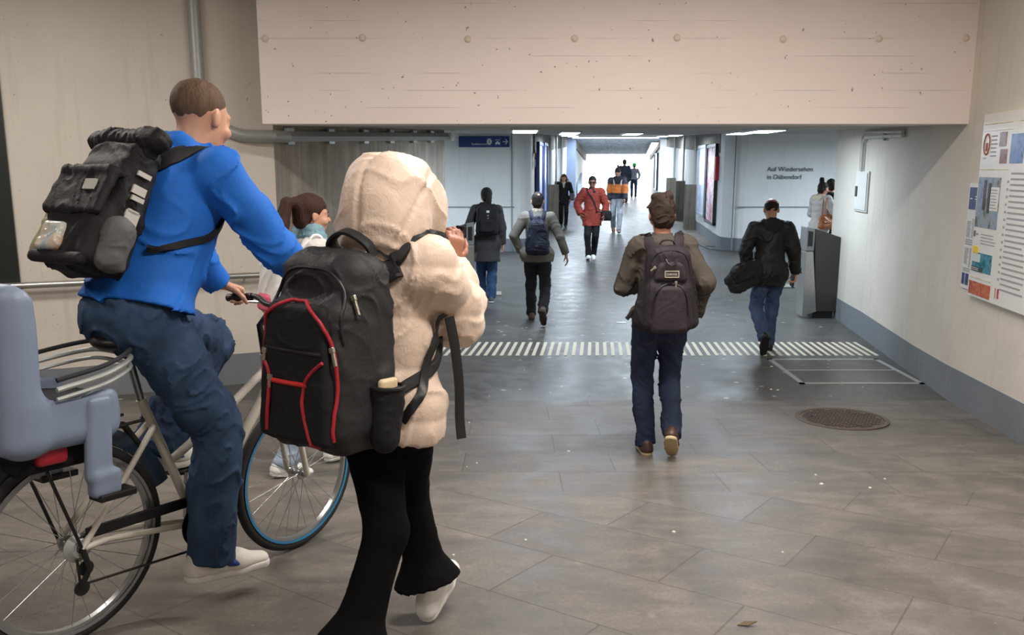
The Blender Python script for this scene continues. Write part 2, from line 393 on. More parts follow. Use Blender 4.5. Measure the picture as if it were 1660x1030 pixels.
struct(b.build('ground', mat('pale paving', (200, 198, 194), .8)))  # even pale grey ground outside the tunnel
# stone gutter along the right tunnel wall
b = MB()
for y0, y1 in ((19.1, 23), (23, 28), (28, 33.9)):
    b.prism([(XTR(y0) - .34, y0), (XTR(y0), y0), (XTR(y1), y1), (XTR(y1) - .34, y1)], [zf(y0)] * 2 + [zf(y1)] * 2, [zf(y0) + .012] * 2 + [zf(y1) + .012] * 2)
struct(b.build('trim_5', m_concrete('gutter stone', (112, 106, 98))))
b = MB(); b.tube([(5.1, 17.95, zf(18)), (4.75, 18.02, zf(18)), (4.4, 18.5, zf(18.5)), (XTR(19.6) - .36, 19.6, zf(19.6)), (XTR(26) - .36, 26, zf(26)), (XTR(33.8) - .36, 33.8, zf(33.8))], .03, 8)
tag(b.build('cable', mat('dark cable cover', (60, 58, 56), .6), None, True), 'dark cable cover running along the floor beside the right tunnel wall', 'cable')

# ---------------------------------------------------------------- fixed things
# ceiling lamps
me_ = N('lamp diffuser'); me_.b.inputs['Emission Color'].default_value = (.86, .94, 1, 1); me_.b.inputs['Emission Strength'].default_value = 5; MLAMP = me_.m
LAMPS = [(.15, 10.0, 'nearest lamp on the left of the passage ceiling'), (2.95, 10.0, 'nearest lamp on the right of the passage ceiling'), (.9, 13.4, 'left lamp over the crossing'), (3.6, 13.4, 'right lamp over the crossing'), (2.2, 15.6, 'lamp over the middle of the crossing'),
         (1.35, 20.5, 'lamp just inside the tunnel, left side'), (4.1, 21.5, 'lamp just inside the tunnel, right side'), (1.9, 26.5, 'lamp halfway down the tunnel, left side'), (4.9, 27.5, 'lamp halfway down the tunnel, right side')]
for x, y, w in LAMPS:
    z = zc(y); t = thing('ceiling_lamp', 'flat cold white ceiling lamp, the ' + w, 'lamp', (x, y, z), 0, 'ceiling lamps of the passage')
    b = MB(); b.box((-.17, -.4, -.03), (.17, .4, 0)); b.build('housing', MGALV, t, bevel=.006)
    b = MB(); b.box((-.14, -.37, -.036), (.14, .37, -.03)); b.build('diffuser', MLAMP, t)
t = thing('ceiling_lamp', 'added glowing strip for the bright band across the roof before the far portal', 'lamp', (4.1, 33.7, 3.1))  # added strip standing in for the lit face of the portal header
b = MB(); b.box((-1.75, -.1, -.02), (1.75, .1, .05)); b.build('housing', MGALV, t); b = MB(); b.box((-1.7, -.08, -.05), (1.7, .08, -.02)); b.build('diffuser', MLAMP, t)
t = thing('ceiling_lamp', 'long slanting lamp strip under the ribbed ramp roof near daylight', 'lamp', (5.9, 34.9, zr(34.9) - .02)); t.rotation_euler = (-.071, 0, -.12)
b = MB(); b.box((-.19, 0, -.04), (.19, 5.4, 0)); b.build('housing', MGALV, t); b = MB(); b.box((-.16, .05, -.06), (.16, 5.35, -.04)); b.build('diffuser', MLAMP, t)
# tactile paving bars
b = MB(); n = 58
for i in range(n):
    x = -.95 + i * 4.68 / (n - 1); x2 = -.86 + i * 4.62 / (n - 1)
    y0, y1 = 8.34, 9.0
    b.prism([(x, y0), (x + .036, y0), (x2 + .036, y1), (x2, y1)], 0.0, .004)
tag(b.build('tactile_paving_strip', mat('worn white marking', (206, 200, 180), .6, 0, .22, 30)), 'strip of white tactile bars across the asphalt floor of the passage', 'tactile paving')
# service hatch in the floor
t = thing('floor_hatch', 'rectangular steel framed service hatch let into the asphalt by the right wall', 'hatch', (3.1, 7.7, 0))
b = MB(); b.box((-.53, -.5, 0), (-.485, .48, .006)); b.box((.535, -.5, 0), (.58, .48, .006)); b.box((-.53, -.5, 0), (.58, -.46, .006)); b.box((-.53, .44, 0), (.58, .48, .006)); b.build('frame', MGALV, t)
b = MB(); b.box((-.485, -.46, 0), (.535, .0, .003)); b.build('cover', MASPH, t); b = MB(); b.box((-.485, .025, 0), (.535, .44, .003)); b.build('cover', MASPH, t)
b = MB(); b.box((-.485, .0, 0), (.535, .025, .005)); b.build('joint_bar', MGALV, t)
# manhole
y = 6.06; ang = math.atan(.05)
t = thing('manhole_cover', 'round brown cast iron manhole cover set in the stone slabs', 'manhole cover', (2.49, y, zf(y))); t.rotation_euler = (-ang, 0, .3)
mi = mat('brown cast iron', (92, 78, 68), .5, .35, .25, 30, .3, 90)
b = MB(); b.lathe([(.30, 0), (.335, 0), (.335, .008), (.30, .008)], (0, 0, 0), (0, 0, 1), 48, True); b.build('rim', mi, t)
b = MB(); b.lathe([(.295, .0), (.295, .006), (.28, .007), (.0005, .007)], (0, 0, 0), (0, 0, 1), 48)
for i in range(-8, 9):
    for j in range(-8, 9):
        x, yy = i * .033, j * .033
        if x * x + yy * yy < .074: b.box((x - .011, yy - .011, .006), (x + .011, yy + .011, .012))
b.build('cover', mi, t)
for a in (.4, 2.5, 4.6):
    b = MB(); b.box((-.03, -.012, .006), (.03, .012, .0135)); o = b.build('keyhole', MBLK, t); o.location = (.21 * math.cos(a), .21 * math.sin(a), 0); o.rotation_euler = (0, 0, a)
b = MB(); b.box((-.06, -.0, 0), (.06, .1, .004)); tag(b.build('access_plate', MGALV), 'small steel plate in the asphalt left of the walking man', 'floor plate').location = (1.36, 10.15, 0)
b = MB(); b.box((-.35, -.2, 0), (.35, .2, .012)); tag(b.build('floor_plate', mat('pale plate', (150, 146, 138), .6)), 'pale slab lying in the floor beyond the right barrier', 'floor plate').location = (4.15, 13.3, zf(13.3))
b = MB(); b.box((-.3, -.17, 0), (.3, .17, .012)); tag(b.build('floor_plate', mat('pale plate', (150, 146, 138), .6)), 'pale slab lying in the floor beside the left barrier', 'floor plate').location = (-.46, 12.55, zf(12.55))
# the two wedge shaped barrier posts at the passage mouth
def gate(name, label, x, y, sg):
    t = thing('barrier_cabinet', label, 'barrier', (x, y, 0)); F = lambda pts: [(sg * a, yy, zz) for a, yy, zz in pts]
    b = MB(); b.extr(F([(-.03, 0, .09), (.24, 0, .09), (.29, 0, 1.02), (-.10, 0, 1.15)]), (0, 0, 0), (0, .2, 0)); b.build('body', MDARK, t, bevel=.006)
    b = MB(); b.extr(F([(-.20, -.015, .03), (-.02, -.015, .09), (-.105, -.015, .86), (-.20, -.015, .86)]), (0, 0, 0), (0, .23, 0)); b.build('steel_column', MSTEEL, t, bevel=.006)
    b = MB(); b.extr(F([(-.20, -.02, .865), (-.10, -.02, .865), (-.10, -.02, 1.15), (-.20, -.02, 1.165)]), (0, 0, 0), (0, .24, 0)); hd = b.build('reader_head', mat('grey sheet', (128, 128, 126), .4, .3), t, bevel=.006)
    b = MB(); b.extr(F([(-.185, -.024, .93), (-.125, -.024, .93), (-.125, -.024, 1.11), (-.185, -.024, 1.12)]), (0, 0, 0), (0, .02, 0)); b.build('reader_window', MBLK, hd)
    b = MB(); b.extr(F([(-.06, .02, 0), (.2, .02, 0), (.2, .02, .1), (-.06, .02, .1)]), (0, 0, 0), (0, .16, 0)); b.build('foot', MBLK, t)
    return t
gate('barrier_cabinet', 'dark wedge shaped barrier cabinet with steel edge, against the end of the right wall', 3.9, 10.48, 1)
gate('barrier_cabinet', 'dark wedge shaped barrier cabinet at the end of the left concrete wall', -.72, 11.3, -1)
b = MB(); b.tube([(3.72, 12.6, .62), (4.3, 11.6, 1.02)], .02, 10); b.tube([(3.72, 12.6, 0), (3.72, 12.6, .62)], .02, 10); b.tube([(4.3, 11.6, 0), (4.3, 11.6, 1.02)], .02, 10)
tag(b.build('stair_handrail', MSTEEL, None, True), 'short sloping steel handrail behind the right barrier cabinet', 'handrail')
# conduit on the left wall and along the passage
def lw(x, off=0):                                   # point on the left wall face, off = distance in front
    y = 7.35 + (x + 2.06) * .3968; return np.array((x + .3688 * off, y - .9295 * off))
def lpw(s, off=0):                                  # point along the left passage wall
    a = np.array((-2.06, 7.35)); d = np.array((1.19, 3.6)); d /= 3.7916; return a + d * s + off * np.array((d[1], -d[0]))
t = thing('conduit', 'grey steel cable conduit bending down the left wall and under the lintel', 'conduit', (lw(-2.62)[0], lw(-2.62)[1], 2.2))
o0 = np.array((lw(-2.62)[0], lw(-2.62)[1], 2.2)); P = []
for z in (3.58, 3.0, 2.75, 2.6): p = lw(-2.6, .04); P.append((p[0], p[1], z))
for i in range(1, 10):
    a = i / 9 * PI / 2; p = lw(-2.6 + .36 * (1 - math.cos(a)), .04); P.append((p[0], p[1], 2.54 - .375 * math.sin(a)))
p = lw(-2.06, .06); P.append((p[0], p[1], 2.165))
p = lpw(.12, .06); P.append((p[0], p[1], 2.165)); Q = []
for s in (.12, 1.2, 2.4, 3.76): p = lpw(s, .05); Q.append((p[0], p[1], 2.165 + .033 * s))
b = MB(); b.tube([np.array(p) - o0 for p in P], .052, 14); b.build('bent_pipe', MGALV, t, True)
b = MB(); b.tube([np.array(p) - o0 for p in Q], .046, 4); b.build('straight_duct', MGALV, t)
for s in (.2, .9, 1.6, 2.2, 2.8, 3.3):
    p = lpw(s, .03); b = MB(); b.box((-.05, -.02, -.07), (.05, .02, .07)); o = b.build('clip', MGALV, t); o.location = np.array((p[0], p[1], 2.165 + .033 * s)) - o0; o.rotation_euler = (0, 0, math.atan2(3.6, 1.19))
p = lpw(3.83, .05); b = MB(); b.box((-.05, -.05, -.05), (.05, .05, .05)); o = b.build('end_box', MWB, t); o.location = np.array((p[0], p[1], 2.29)) - o0; o.rotation_euler = (0, 0, 1.25)
# handrail on the left wall
p0, p1 = lw(-6.5, .09), lw(-2.18, .09); zh = .98
t = thing('handrail', 'round steel handrail along the left wall, crossing the dark panel', 'handrail', (p0[0], p0[1], zh))
b = MB(); b.tube([(0, 0, 0), (p1[0] - p0[0], p1[1] - p0[1], 0)], .026, 12); b.build('rail', MSTEEL, t, True)
for x in (-5.6, -4.4, -3.3, -2.35):
    q, r = lw(x, .09), lw(x, 0); b = MB(); b.tube([(q[0] - p0[0], q[1] - p0[1], 0), (q[0] - p0[0], q[1] - p0[1], -.05), (r[0] - p0[0], r[1] - p0[1], -.06)], .01, 8); b.build('bracket', MSTEEL, t, True)
# dark panel on the left wall with its scribble
a, c = lw(-6.4, .03), lw(-3.93, .03); a2, c2 = lw(-6.4, -.0), lw(-3.93, -.0)
t = thing('dark_wall_panel', 'tall black green panel on the left wall with a small white scribble', 'panel', (c[0], c[1], .36))
b = MB(); b.prism([tuple(a - c), (0, 0), tuple(c2 - c), tuple(a2 - c)], 0, 3.2); b.build('sheet', mat('black green sheet', (30, 36, 34), .35, 0, .15, 3), t)
q = lw(-4.08, .036); msc = mat('scribble paint', (190, 190, 186), .7)
for i, pts in enumerate(([(-.06, .06), (.0, .1), (.05, .07), (-.02, .0), (.05, .02), (-.04, -.05), (.06, -.06)], [(-.1, .03), (-.12, .0), (-.09, -.02)], [(.02, .12), (.05, .02), (.03, -.1)])):
    b = MB(); b.tube([(q[0] - c[0] + u * .93, q[1] - c[1] + u * .369, 1.48 - .36 + v) for u, v in pts], .007, 6); b.build('scribble', msc, t)
# electrical box and pipe on the right wall
def rwp(y, off=0): n = np.array((-.9907, .1357)); return np.array((XR(y), y)) + off * n
RA = math.atan(.137)
t = thing('electrical_box', 'flat white painted electrical cabinet on the right wall above the barrier', 'electrical box', (*rwp(9.66), 1.4)); t.rotation_euler = (0, 0, -RA)
mp = mat('cabinet paint', (206, 206, 200), .5)
b = MB(); b.box((-.02, -.26, 0), (0, .26, .46)); b.build('body', mp, t, bevel=.006)
b = MB(); b.box((-.03, -.235, .02), (-.02, .235, .44)); d = b.build('door', mp, t, bevel=.004)
b = MB(); b.box((-.038, .12, .17), (-.03, .2, .29)); b.build('latch', MBLK, d, bevel=.004)
t = thing('pipe', 'thin bent pipe from the electrical box up along the right wall', 'pipe', (*rwp(9.68), 1.86)); o0 = np.array((*rwp(9.68), 1.86))
for dy in (0, .06):
    P = [(*rwp(9.68 + dy, .03), 1.86), (*rwp(9.68 + dy, .03), 2.18 + dy), (*rwp(9.6 + dy, .03), 2.235 + dy), (*rwp(8.3, .03), 2.21 + dy * .6)]
    b = MB(); b.tube([np.array(p) - o0 for p in P], .018, 8); b.build('pipe_run', mp, t, True)
b = MB(); b.tube([np.array((*rwp(8.9, .03), 2.28)) - o0, np.array((*rwp(8.9, .03), 2.18)) - o0], .024, 8); b.build('clamp', MGALV, t)
# blue direction sign on the far left wall
MSB = mat('sign blue', (22, 52, 118), .4, 0, .05); MSW = mat('sign white', (225, 228, 232), .5, 0, .03)
t = thing('direction_sign', 'blue direction sign with white information and car pictograms and arrow on the far left wall', 'sign', (-1.13, 18.08, 2.33))
b = MB(); b.box((0, -.05, 0), (1.075, .02, .225)); b.build('panel', MSB, t, bevel=.004)
text('lettering', 'Stadtzentrum', .062, MSW, (.27, -.052, .045), (PI / 2, 0, 0), t)
b = MB(); b.lathe([(.052, 0), (.052, .004), (.0005, .004)], (0, 0, 0), (0, -1, 0), 24); o = b.build('information_disc', MSW, t); o.location = (.65, -.05, .112); o.scale = (1, 1, 1.3)
b = MB(); b.box((-.009, -.007, -.035), (.009, 0, .018)); b.box((-.009, -.007, .026), (.009, 0, .04)); b.build('letter_i', MSB, t).location = (.65, -.0545, .112)
for x in (.65, .825):
    b = MB(); h, w = .088, .066
    for q0, q1 in (((-w, -h), (w, -h + .006)), ((-w, h - .006), (w, h)), ((-w, -h), (-w + .006, h)), ((w - .006, -h), (w, h))): b.box((q0[0], -.003, q0[1]), (q1[0], 0, q1[1]))
    b.build('pictogram_frame', mat('sign pale blue', (90, 120, 170), .5), t).location = (x, -.05, .112)
b = MB(); b.box((-.05, -.003, -.045), (.05, 0, -.015)); b.extr([(-.03, 0, -.015), (.03, 0, -.015), (.02, 0, .008), (-.02, 0, .008)], (0, 0, 0), (0, -.003, 0)); b.box((-.045, -.003, .035), (.045, 0, .045)); b.box((-.04, -.003, .02), (-.03, 0, .035)); b.box((.03, -.003, .02), (.04, 0, .035))
b.lathe([(.016, 0), (.016, .004), (.0005, .004)], (-.03, 0, -.048), (0, -1, 0), 12); b.lathe([(.016, 0), (.016, .004), (.0005, .004)], (.03, 0, -.048), (0, -1, 0), 12); b.build('car_pictogram', MSW, t).location = (.825, -.05, .112)
b = MB(); b.box((-.05, -.003, -.008), (.04, 0, .008)); R = [(0, 0, .05), (.012, 0, .06), (.06, 0, 0), (.012, 0, -.06), (0, 0, -.05), (.038, 0, 0)]; b.extr(R, (0, 0, 0), (0, -.003, 0)); b.build('arrow', MSW, t).location = (.985, -.05, .112)
# greeting lettering on the far right wall
mt = mat('lettering grey', (72, 74, 78), .6)
t = thing('wall_lettering', 'dark grey greeting lettering in two lines on the pale wall right of the tunnel', 'lettering', (5.46, 18.08, 1.66))
text('lettering', 'Auf Wiedersehen', .137, mt, (0, 0, .165), (PI / 2, 0, 0), t); text('lettering', 'in D\u00fcbendorf', .137, mt, (0, 0, 0), (PI / 2, 0, 0), t)
# small notices by the tunnel corner
for z, c, l in ((2.2, (196, 164, 70), 'small yellow notice plate at the left tunnel corner'), (2.0, (190, 192, 190), 'small white notice below the yellow plate at the left tunnel corner')):
    t = thing('notice_plate', l, 'notice', (XTL(19.0) + .004, 19.0, z))
    b = MB(); b.box((0, -.1, -.08), (.014, .1, .08)); b.build('plate', mat('notice ' + str(c[0]), c, .5), t); b = MB(); b.box((.014, -.06, -.04), (.017, .06, .04)); b.build('print', mat('notice print ' + str(c[0]), tuple(x * .75 for x in c), .5), t)
# framed posters on both tunnel walls
def m_art(name, cols, sc):
    k = N(name); f = k.noise(sc, 3, dist=1.2); st = [(i / (len(cols) - 1) * .5 + .25, rgb(*c)) for i, c in enumerate(cols)]
    k.base(k.ramp(f, st)); k.rough(.25); return k.m
def tposter(X, sg, y0, y1, z0, z1, fc, art, label):
    ym = (y0 + y1) / 2; t = thing('poster_frame', label, 'poster', (X(ym), ym, zf(ym) + z0)); an = math.atan(.11 if sg > 0 else .102); t.rotation_euler = (0, 0, -an)
    h = (y1 - y0) / 2; H = z1 - z0; fm = mat('frame ' + str(fc), fc, .35); w = .07
    b = MB(); sx = lambda a: tuple(sorted((0, sg * a)))
    for l, u in (((-h, 0), (h, w)), ((-h, H - w), (h, H)), ((-h, 0), (-h + w, H)), ((h - w, 0), (h, H))): b.box((sx(.08)[0], l[0], l[1]), (sx(.08)[1], u[0], u[1]))
    b.build('frame', fm, t)
    b = MB(); b.box((sx(.05)[0], -h + w, w), (sx(.05)[1], h - w, H - w)); b.build('poster_sheet', art, t)
    return t
a1 = m_art('pale poster print', [(214, 220, 232), (176, 190, 214), (230, 232, 236)], 2.2); a2 = m_art('colourful poster print', [(60, 70, 110), (196, 60, 100), (220, 214, 226), (120, 150, 190)], 2.4)
tposter(XTL, 1, 19.4, 20.7, .55, 2.35, (30, 52, 112), a1, 'blue framed poster case on the left tunnel wall, nearest the corner')
tposter(XTL, 1, 21.0, 22.3, .55, 2.35, (30, 52, 112), a1, 'blue framed poster case on the left tunnel wall, second from the corner')
tposter(XTR, -1, 19.2, 20.8, .45, 2.3, (34, 34, 38), a2, 'dark framed colourful poster on the right tunnel wall, nearest the corner')
tposter(XTR, -1, 21.0, 22.6, .5, 2.3, (150, 156, 166), a1, 'pale framed poster on the right tunnel wall beside the colourful one')
X6 = lambda y: 6.0 + .11 * (y - 34.4)
tposter(X6, -1, 35.2, 36.8, .55, 2.1, (30, 34, 60), m_art('bright poster print', [(230, 236, 244), (210, 220, 236), (236, 240, 246)], 2), 'bright framed poster far down the ramp on the right wall')
b = MB(); b.box((-.09, 19.05, 1.62), (0, 19.17, 2.15)); o = tag(b.build('red_plate', mat('poster red', (178, 34, 44), .4)), 'narrow red plate on the right tunnel wall beside the poster', 'plate'); o.location = (XTR(19.1), 0, 0)
# posts with thin pipes above along the tunnel walls
mpost = m_concrete('post concrete', (104, 98, 88))
for X, sg, ys, side in ((XTR, -1, (23.3, 26.4, 29.6), 'right'), (XTL, 1, (23.2, 26.0, 29.0), 'left')):
    for i, y in enumerate(ys):
        w = ('nearest', 'second', 'farthest')[i]
        t = thing('pipe_casing', f'slim grey concrete casing with a thin pipe above, {w} on the {side} tunnel wall', 'pipe casing', (X(y) + sg * .165, y, zf(y)))
        b = MB(); b.box((-.14, -.13, 0), (.14, .13, 1.25)); b.build('casing', mpost, t, bevel=.01)
        b = MB(); b.tube([(-sg * .1, 0, 1.25), (-sg * .1, 0, zc(y) - zf(y) - .03)], .035, 10); b.build('pipe', MGALV, t, True)
b = MB(); b.extr([(0, 0, 0), (0, 2.6, 0), (0, 2.6, 1.25), (0, 0, .8)], (0, 0, 0), (.15, 0, 0)); o = tag(b.build('ramp_parapet', mat('parapet paint', (186, 196, 206), .6)), 'low pale parapet with sloping top by the left portal wall', 'parapet'); o.location = (2.75, 35.5, zf(36)); o.rotation_euler = (0, 0, -.1)

# notice boards on the near right wall
t = thing('information_board', 'large white information board full of pictures and notices on the near right wall', 'notice board', (*rwp(6.39), .93)); t.rotation_euler = (0, 0, -RA)
# local: x = -off from wall, y toward the camera is negative
MPAN = mat('board white', (222, 222, 220), .3, 0, .03); MTXT = mat('print grey', (150, 150, 154), .6, 0, .02); MGOLD = mat('print gold', (214, 196, 140), .6)
b = MB(); b.box((-.045, -1.9, 0), (0, 0, 1.36)); b.build('panel', MPAN, t, bevel=.004)
def flat(par, nm, y0, y1, z0, z1, m, off=.045, d=.003):
    b = MB(); b.box((-off - d, min(y0, y1), z0), (-off, max(y0, y1), z1)); return b.build(nm, m, par)
def bars(par, nm, y0, y1, z0, z1, n, off=.045, m=MTXT, fill=.32):
    b = MB(); r = random.Random(int(1000 * abs(y0 * 7 + z0 * 3)))
    for i in range(n):
        z = z1 - (i + .5) * (z1 - z0) / n; h = (z1 - z0) / n * fill / 2; e = y1 + (y0 - y1) * r.random() * .25
        b.box((-off - .0015, min(y0, e), z - h), (-off, max(y0, e), z + h))
    return b.build(nm, m, par)
art = lambda n, cs, sc=9: m_art(n, cs, sc)
flat(t, 'heading_rule', -.04, -.5, 1.283, 1.287, MGOLD); bars(t, 'heading', -.16, -.26, 1.275, 1.295, 1, m=MTXT)
flat(t, 'sheet_edge', -.02, -.52, 1.235, 1.239, mat('sheet edge', (240, 240, 238), .4), d=.004)
b = MB(); b.tube([(-.048, -.1 + .05 * math.cos(a), 1.14 + .075 * math.sin(a)) for a in np.linspace(0, 2 * PI, 20, False)], .005, 6, True); b.build('red_ring_print', mat('print red brown', (150, 84, 72), .6), t)
flat(t, 'figure_print', -.085, -.115, 1.09, 1.15, mat('print red brown', (150, 84, 72), .6)); bars(t, 'text_block', -.17, -.29, 1.04, 1.21, 6)
flat(t, 'photo_print', -.31, -.42, 1.12, 1.22, art('dark brown photo', [(60, 40, 34), (130, 80, 60), (40, 34, 34)], 30)); flat(t, 'photo_print', -.34, -.45, 1.0, 1.1, art('dark red photo', [(70, 52, 50), (150, 96, 84), (40, 36, 40)], 30)); bars(t, 'text_block', -.05, -.13, 1.03, 1.05, 1)
flat(t, 'heading_rule', -.03, -.5, .955, .959, MGOLD); bars(t, 'heading', -.14, -.27, .948, .966, 1)
flat(t, 'landscape_photo', -.02, -.4, .53, .9, art('mountain photo', [(74, 84, 62), (96, 104, 92), (150, 160, 168), (120, 146, 190), (84, 92, 78)], 7)); flat(t, 'caption_panel', -.26, -.39, .66, .83, MPAN, .048); bars(t, 'text_block', -.27, -.38, .67, .82, 7, .051)
flat(t, 'cyclist_print', -.13, -.17, .66, .88, art('figure photo', [(40, 44, 50), (90, 60, 60), (60, 66, 80)], 30), .048); flat(t, 'cyclist_print', -.21, -.25, .64, .86, art('figure photo', [(40, 44, 50)], 30) if False else MBLK, .048)
flat(t, 'crest_print', -.02, -.05, .455, .5, mat('print brown', (120, 80, 50), .6)); bars(t, 'text_block', -.06, -.11, .455, .495, 1); bars(t, 'text_block', -.15, -.42, .4, .49, 4)
flat(t, 'lake_photo', -.04, -.38, .2, .34, art('lake photo', [(30, 70, 90), (40, 120, 140), (90, 150, 170), (34, 60, 66)], 12)); flat(t, 'yellow_sticker', -.03, -.13, .33, .385, mat('sticker yellow', (228, 196, 48), .5)); flat(t, 'green_band', -.04, -.24, .2, .235, mat('print dark green', (34, 62, 54), .6), .048); bars(t, 'text_block', -.05, -.2, .205, .23, 2, .052, MPAN)
flat(t, 'sky_print', -.04, -.18, .27, .33, mat('print pale', (196, 206, 210), .5), .048)
flat(t, 'heading_rule', -.03, -.4, .148, .151, MGOLD); bars(t, 'heading', -.13, -.22, .14, .158, 1)
flat(t, 'drinks_photo', -.02, -.4, -.0 + .0 + .0 + .02, .12, art('food photo', [(56, 60, 80), (180, 84, 50), (206, 120, 80), (90, 60, 60)], 14))
bars(t, 'list_column', -.5, -.53, .16, .9, 14); bars(t, 'list_column', -.55, -.9, .1, .95, 22)
flat(t, 'portrait_photo', -.5, -.7, 1.0, 1.2, art('blue photo', [(60, 90, 150), (110, 140, 190), (50, 60, 90)], 12))
flat(t, 'heading_rule', -.6, -1.0, 1.283, 1.287, MGOLD)
bars(t, 'list_column', -1.0, -1.4, .1, 1.2, 24)
for k in range(5): flat(t, 'crest_stripe', -.485 - k * .012, -.497 - k * .012, .05, .12, mat('crest ' + 'rywbr'[k], ((190, 40, 50), (226, 190, 60), (232, 228, 220), (40, 70, 150), (190, 40, 50))[k], .5))
t = thing('information_poster', 'narrow white leaflet poster with dark blue squares partly behind the large information board', 'poster', (*rwp(6.62), .96)); t.rotation_euler = (0, 0, -RA)
b = MB(); b.box((-.012, -.4, 0), (0, 0, .82)); b.build('sheet', MPAN, t)
mn = mat('leaflet navy', (38, 50, 110), .5)
for y0, z0, y1, z1 in ((-.02, .62, -.11, .79), (-.12, .62, -.21, .79), (-.015, .03, -.065, .12), (-.085, .03, -.14, .12)): flat(t, 'blue_panel', y0, y1, z0, z1, mn, .012)
bars(t, 'text_block', -.04, -.09, .69, .715, 1, .0155, MPAN); bars(t, 'text_block', -.135, -.19, .69, .73, 2, .0155, MPAN)
for y0, y1, z0, z1, n in ((-.02, -.1, .4, .53, 14), (-.115, -.2, .4, .55, 16), (-.02, -.19, .34, .39, 3), (-.02, -.1, .19, .32, 14), (-.115, -.2, .17, .32, 16), (-.02, -.2, .13, .165, 3)): bars(t, 'text_block', y0, y1, z0, z1, n, .012, fill=.6)
# bits on the floor
b = MB(); b.add([(0, 0, 0), (.03, .012, .008), (.07, .0, .014), (.035, -.014, .006)], [(0, 1, 2, 3)]); o = b.build('dry_leaf', mat('dry leaf', (88, 74, 44), .7)); o.modifiers.new('t', 'SOLIDIFY').thickness = .003
o.location = (.8, 2.72, zf(2.72) + .004); tag(o, 'small dry leaf on the stone floor at the bottom edge', 'leaf')
rr = random.Random(7); b = MB()
for i in range(46):
    x, y = (rr.uniform(-.5, 3.4), rr.uniform(3.2, 6.4)) if i < 14 else (rr.uniform(-.4, 3.6), rr.uniform(6.8, 10.5))
    s = rr.uniform(.005, .012); b.lathe([(s, 0), (s * .8, .004), (.0005, .005)], (x, y, zf(y)), (0, 0, 1), 6)
o = b.build('litter_specks', mat('litter white', (214, 208, 196), .7)); o['kind'] = 'stuff'; o['label'] = 'white specks of litter scattered over the floor'; o['category'] = 'litter'
# ---------------------------------------------------------------- soft-form modelling: blended solids meshed as one surface
V = lambda *a: np.array(a, float)
def unit(v): v = np.array(v, float); return v / (np.linalg.norm(v) + 1e-9)
def seg(a, b, r1, r2=None, flat=None, cap=None, puff=None):
    """tapered limb a->b; flat = (axis, factor) thins it along axis; cap 'a','b','ab' cuts the ends square"""
    a = np.array(a, float); b = np.array(b, float); r2 = r1 if r2 is None else r2
    ba = b - a; L2 = ba @ ba + 1e-9; L = math.sqrt(L2)
    n, f = (unit(flat[0]), flat[1]) if flat else (None, 1)
    def S_(v):
        return v if n is None else v + n * (v @ n) * (1 / f - 1)
    sb = S_(ba); sL2 = sb @ sb + 1e-9
    def fn(x, y, z):
        px, py, pz = x - a[0], y - a[1], z - a[2]
        cut = None
        if cap:
            t0 = (px * ba[0] + py * ba[1] + pz * ba[2]) / L
            if 'b' in cap: cut = t0 - L
            if 'a' in cap: cut = -t0 if cut is None else np.maximum(cut, -t0)
        if n is not None:
            q = (px * n[0] + py * n[1] + pz * n[2]) * (1 / f - 1)
            px, py, pz = px + n[0] * q, py + n[1] * q, pz + n[2] * q
        t = np.clip((px * sb[0] + py * sb[1] + pz * sb[2]) / sL2, 0, 1)
        r = r1 + (r2 - r1) * t
        if puff: r = r + puff[0] * (np.abs(np.sin(PI * puff[1] * t)) - .5)
        d = np.sqrt((px - sb[0] * t) ** 2 + (py - sb[1] * t) ** 2 + (pz - sb[2] * t) ** 2) - r
        if cut is not None: d = np.maximum(d, cut)
        return d
    m = max(r1, r2) + (puff[0] if puff else 0)
    return fn, np.minimum(a, b) - m, np.maximum(a, b) + m
def ell(c, r, R=None):
    c = np.array(c, float); r = np.array(r, float)
    def fn(x, y, z):
        p = [x - c[0], y - c[1], z - c[2]]
        if R is not None: p = [R[0, i] * p[0] + R[1, i] * p[1] + R[2, i] * p[2] for i in range(3)]
        k0 = np.sqrt((p[0] / r[0]) ** 2 + (p[1] / r[1]) ** 2 + (p[2] / r[2]) ** 2)
        k1 = np.sqrt((p[0] / r[0] ** 2) ** 2 + (p[1] / r[1] ** 2) ** 2 + (p[2] / r[2] ** 2) ** 2) + 1e-6
        return k0 * (k0 - 1) / k1
    m = r if R is None else np.full(3, r.max())
    return fn, c - m, c + m
def rbox(c, h, rd=.02, R=None, taper=None):
    c = np.array(c, float); h = np.array(h, float)
    def fn(x, y, z):
        p = [x - c[0], y - c[1], z - c[2]]
        if R is not None: p = [R[0, i] * p[0] + R[1, i] * p[1] + R[2, i] * p[2] for i in range(3)]
        hx = h[0]; hy = h[1]
        if taper:                                     # narrower / thinner towards the top
            tt = np.clip((p[2] / h[2] + 1) / 2, 0, 1); hx = h[0] * (1 - taper[0] * tt ** 2); hy = h[1] * (1 - taper[1] * tt ** 1.5)
        q = [np.abs(p[0]) - hx + rd, np.abs(p[1]) - hy + rd, np.abs(p[2]) - h[2] + rd]
        return np.sqrt(np.maximum(q[0], 0) ** 2 + np.maximum(q[1], 0) ** 2 + np.maximum(q[2], 0) ** 2) + np.minimum(np.maximum(q[0], np.maximum(q[1], q[2])), 0) - rd
    m = h if R is None else np.full(3, np.linalg.norm(h))
    return fn, c - m, c + m
def half(p0, n):                                     # keeps the side opposite to n
    p0 = np.array(p0, float); n = unit(n)
    return (lambda x, y, z: (x - p0[0]) * n[0] + (y - p0[1]) * n[1] + (z - p0[2]) * n[2]), None, None
